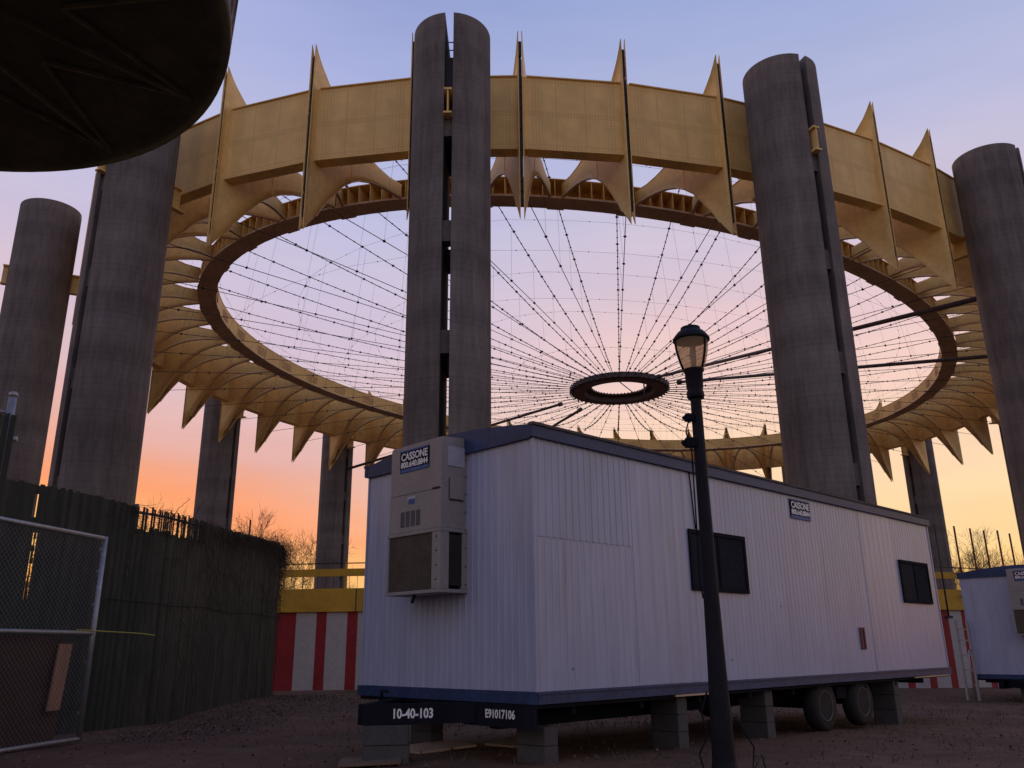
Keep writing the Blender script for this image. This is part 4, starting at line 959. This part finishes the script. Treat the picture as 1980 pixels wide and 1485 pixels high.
# boards behind and leaning on the gate
def board(name, u0, u1, z0, z1, off, th, m, label, cat, lean=0.0):
    c = ga+gn*off; mb = MB(); p = [gd*u0, gd*u1, gd*u1+gn*th, gd*u0+gn*th]
    o = mb; o.hexa([q+Vector((0, 0, z0)) for q in p]+[q+gd*lean+Vector((0, 0, z1)) for q in p]); ob = mb.build(name, m, None, .004); ob.location = (c.x, c.y, gzr); return tag(ob, label, cat)
board('plywood_sheet', .30, GL-.1, .05, 1.33, .14, .02, m_brown, 'dark brown plywood sheet behind the lower half of the gate', 'plywood')
board('pine_board', .38, .62, .42, 1.24, .055, .03, m_plank, 'pale pine board fixed upright behind the gate mesh near its right post', 'board', -.08)
board('pine_board', 1.72, 1.98, .25, 1.05, .055, .03, m_plank, 'pale pine board behind the gate at the left edge of the photo', 'board', -.08)
mb = MB(); q0 = Vector((ga.x, ga.y, gzr+1.42)); mb.tube([q0+gd*.35, q0+Vector((.03, 0, -.01)), q0+Vector((.2, 1.1, -.03)), q0+Vector((.2, 1.6, -.05))], .009, 5)
o = mb.build('strap', mat('yellow_strap', (.40, .36, .06), .6, .2, 5)); tag(o, 'thin yellow strap tied from the gate to the fence at mid height', 'strap')

# ------------------------------------------------------------------ round observation platform overhead
DR = 9.48; DC = Vector((-16.67, 16.27)); DZ = 16.0+ZO
ob = empty('observation_platform', (DC.x, DC.y, DZ)); tag(ob, 'dark round platform of an observation tower overhead at the top left', 'tower platform')
m_disk = mat('sooty_soffit', (.125, .13, .085), .9, .45, .35, fine=.3)
m_peel = mat('peeling_pink_paint', (.62, .50, .49), .8, .2, .9, col2=(.10, .06, .05), fine=.5)
mb = MB(); n = 96
mb.lathe([(2.6, .75), (4.2, .55), (DR-.62, .10), (DR-.55, .0), (DR, 0), (DR+.02, .12)], n=n, cap=False)
mb.build('soffit', m_disk, ob)
mb = MB()
for k in range(12):
    an = k*math.pi/6+.14; e = Vector((math.cos(an), math.sin(an), 0)); t_ = Vector((-e.y, e.x, 0))
    mb.beam(e*2.7+Vector((0, 0, .66)), e*(DR-.6)+Vector((0, 0, .02)), .14, .22)
    for sg in (-1, 1):
        an2 = an+sg*math.pi/12; e2 = Vector((math.cos(an2), math.sin(an2), 0)); mb.beam(e*(DR-.62)+Vector((0, 0, .03)), e2*(DR*.55)+Vector((0, 0, .36)), .09, .12)
mb.build('radial_beam', mat('sooty_beam', (.17, .168, .10), .9, .4, 1.2), ob)
mb = MB(); mb.lathe([(DR+.0, .125), (DR+.03, .14), (DR+.03, .3), (DR-.05, .32), (DR+.05, 2.3), (DR+.1, 2.32), (DR+.1, 2.5), (.5, 2.9)], n=n, cap=False)
for k in range(48):
    an = k*2*math.pi/48; e = Vector((math.cos(an), math.sin(an), 0)); mb.beam(e*(DR+.0)+Vector((0, 0, .3)), e*(DR+.08)+Vector((0, 0, 2.35)), .08, .06, upv=(e.x, e.y, 0))
mb.build('rim_wall', m_peel, ob)
mb = MB()
for k in range(60):
    an = k*2*math.pi/60; e = Vector((math.cos(an), math.sin(an), 0)); mb.tube([e*(DR+.06)+Vector((0, 0, 2.5)), e*(DR+.06)+Vector((0, 0, 3.6))], .025, 5)
mb.tube([Vector((math.cos(q)*(DR+.06), math.sin(q)*(DR+.06), 3.6)) for q in np.linspace(0, 2*math.pi, 97)], .03, 5); mb.build('guard_rail', m_dark, ob)
an = math.atan2(-.05, 1) - .02; e = Vector((math.cos(an), math.sin(an), 0)); mb = MB(); mb.tube([e*(DR+.30)+Vector((0, 0, -.35)), e*(DR+.32)+Vector((0, 0, 3.4))], .03, 6); mb.lathe([(.07, -.5), (.09, -.45), (.09, -.32), (.04, -.28)], c=tuple(e*(DR+.30)), n=8); mb.build('hanging_cable', m_dark, ob)
mb = MB(); mb.lathe([(2.4, -18.2), (2.4, 3.2)], n=40); mb.build('tower_shaft', m_conc, ob)

# ------------------------------------------------------------------ bare trees behind
def make_tree(h, seed, spread=.5):
    rnd = random.Random(seed); trunk = MB(); crown = MB()
    def grow(p, d, ln, r, lev):
        n = 4; pts = [p.copy()]; q = p.copy(); dd = d.copy()
        for k in range(n):
            dd = (dd+Vector((rnd.uniform(-.16, .16), rnd.uniform(-.16, .16), rnd.uniform(-.05, .14)))).normalized(); q = q+dd*ln/n; pts.append(q.copy())
        r2 = r*.62
        (trunk if lev < 2 else crown).tube(pts, [r+(r2-r)*k/n for k in range(n+1)], 6 if lev < 2 else 3, caps=False)
        if lev >= 6 or r < .004: return
        nb = 5 if lev == 0 else (4 if lev < 3 else 3)
        for b in range(nb):
            f = rnd.uniform(.45, 1.0) if b else 1.0
            an = rnd.uniform(0, 2*math.pi); sp = rnd.uniform(.40, .95)*(1 if b else .6)
            ax = dd.orthogonal().normalized(); ax.rotate(Matrix.Rotation(an, 3, dd)); nd_ = (dd*math.cos(sp)+ax*math.sin(sp)*(spread/.5)); nd_.z += .10
            k = min(int(f*n), n-1); base = pts[k].lerp(pts[k+1], min(1, f*n-k))
            grow(base, nd_.normalized(), ln*rnd.uniform(.62, .8), max(r2*rnd.uniform(.55, .8), .0065), lev+1)
    grow(Vector((0, 0, 0)), Vector((0, 0, 1)), h*.25, h*.0125, 0)
    return trunk, crown
tree_src = []
def ray_dir(px, py=1150):
    a_, b_ = px-990, py-742.5; cr, sr = math.cos(ROL), math.sin(ROL); u = a_*cr+b_*sr; v = -a_*sr+b_*cr; X_ = u/FPX; Z_ = -v/FPX
    y_ = math.cos(PIT)-Z_*math.sin(PIT); l = math.hypot(X_, y_); return Vector((X_/l, y_/l, 0))
trees = [(1895, 150, 25.5, 1, 'tall bare tree with a broad fan of twigs behind the second trailer'), (1850, 165, 23, 2, 'bare tree between the far column and the tall fan shaped tree'), (1955, 160, 23, 3, 'bare tree at the right edge behind the second trailer'), (2010, 170, 17, 2, 'bare tree just past the right edge of the photo'),
         (585, 115, 25, 3, 'bare spreading tree seen over the striped wall beside the fence end'), (655, 150, 19, 1, 'low bare tree behind the far column left of the trailer'), (690, 170, 15, 2, 'small bare tree seen through the balcony rail beside the trailer'), (503, 150, 33, 1, 'bare treetop showing above the vine covered fence'), (478, 165, 35, 2, 'faint bare treetop above the fence beside the far column'), (300, 170, 42, 3, 'faint bare treetop above the missing slats of the fence'), (1790, 175, 14, 1, 'bare tree behind the far column right of the big trailer')]
for px, D, h, kind, lab in trees:
    while len(tree_src) < 3:
        T_, C_ = make_tree(10, 20+len(tree_src), .5+.06*len(tree_src)); tree_src.append((T_.mesh('trunk', m_bark), C_.mesh('crown', m_twig)))
    d = ray_dir(px); o = empty('bare_tree', (d.x*D, d.y*D, -1.2), px*.37); o.scale = (h/10*.92,)*2+(h/10,); tag(o, lab, 'tree', 'bare trees beyond the ring')
    for me, nm in zip(tree_src[kind-1], ('trunk', 'crown')):
        c = bpy.data.objects.new(nm, me); COL.objects.link(c); c.parent = o

# ------------------------------------------------------------------ litter on the ground
m_leaf = bpy.data.materials.new('fallen_leaf'); m_leaf.use_nodes = True; _t = m_leaf.node_tree; _b = _t.nodes['Principled BSDF']; _b.inputs['Roughness'].default_value = .8
_g = _t.nodes.new('ShaderNodeNewGeometry'); _r = _t.nodes.new('ShaderNodeValToRGB'); _r.color_ramp.elements[0].color = (.06, .038, .026, 1); _r.color_ramp.elements[1].color = (.20, .125, .085, 1); _r.color_ramp.elements.new(.7).color = (.12, .07, .045, 1)
_t.links.new(_g.outputs['Random Per Island'], _r.inputs[0]); _t.links.new(_r.outputs[0], _b.inputs['Base Color'])
mb = MB()
for _ in range(13000):
    if random.random() < .75: x_, y_ = random.uniform(-6.5, 16), 6.5+random.random()**1.4*22
    else:
        p, d = fpt(s_of_y(13)+(TOT-s_of_y(13)-1)*random.random()) if False else (Vector((-5.6+random.gauss(0, .5)+.4, random.uniform(12, 24), 0)), None); x_, y_ = p.x+abs(random.gauss(0, .35)), p.y
    r_ = random.uniform(.012, .030); an = random.uniform(0, 6.28); e = Vector((math.cos(an), math.sin(an), random.uniform(-.5, .5)))*r_; f = Vector((-math.sin(an), math.cos(an), random.uniform(-.5, .5)))*r_*.6
    c = Vector((x_, y_, gzn(x_, y_)+.012+r_*.35)); mb.quad(c-e, c-f, c+e*1.1+Vector((0, 0, .01)), c+f)
tag(mb.build('leaf_litter', m_leaf), 'scattered brown fallen leaves over the bare earth', 'leaves', kind='stuff')
m_grass = mat('dry_grass', (.085, .075, .045), .9, .4, 2)
mb = MB()
for _ in range(16000):
    if random.random() < .5: x_, y_ = random.uniform(-6, 3), random.uniform(13, 32)
    else: x_, y_ = random.uniform(-3, 17), random.uniform(9, 28)
    if mnoise.noise(Vector((x_*.5, y_*.5, 9))) < .0 and random.random() < .85: continue
    h_ = random.uniform(.03, .11); an = random.uniform(0, 6.28); e = Vector((math.cos(an), math.sin(an), 0))*.007; tip = Vector((random.uniform(-.05, .05), random.uniform(-.05, .05), h_)); c = Vector((x_, y_, gzn(x_, y_)-.005))
    k = mb.vs((c-e, c+e, c+tip)); mb.face((k, k+1, k+2))
tag(mb.build('dry_grass', m_grass), 'thin dry grass and weeds on the ground round the trailers', 'grass', kind='stuff')
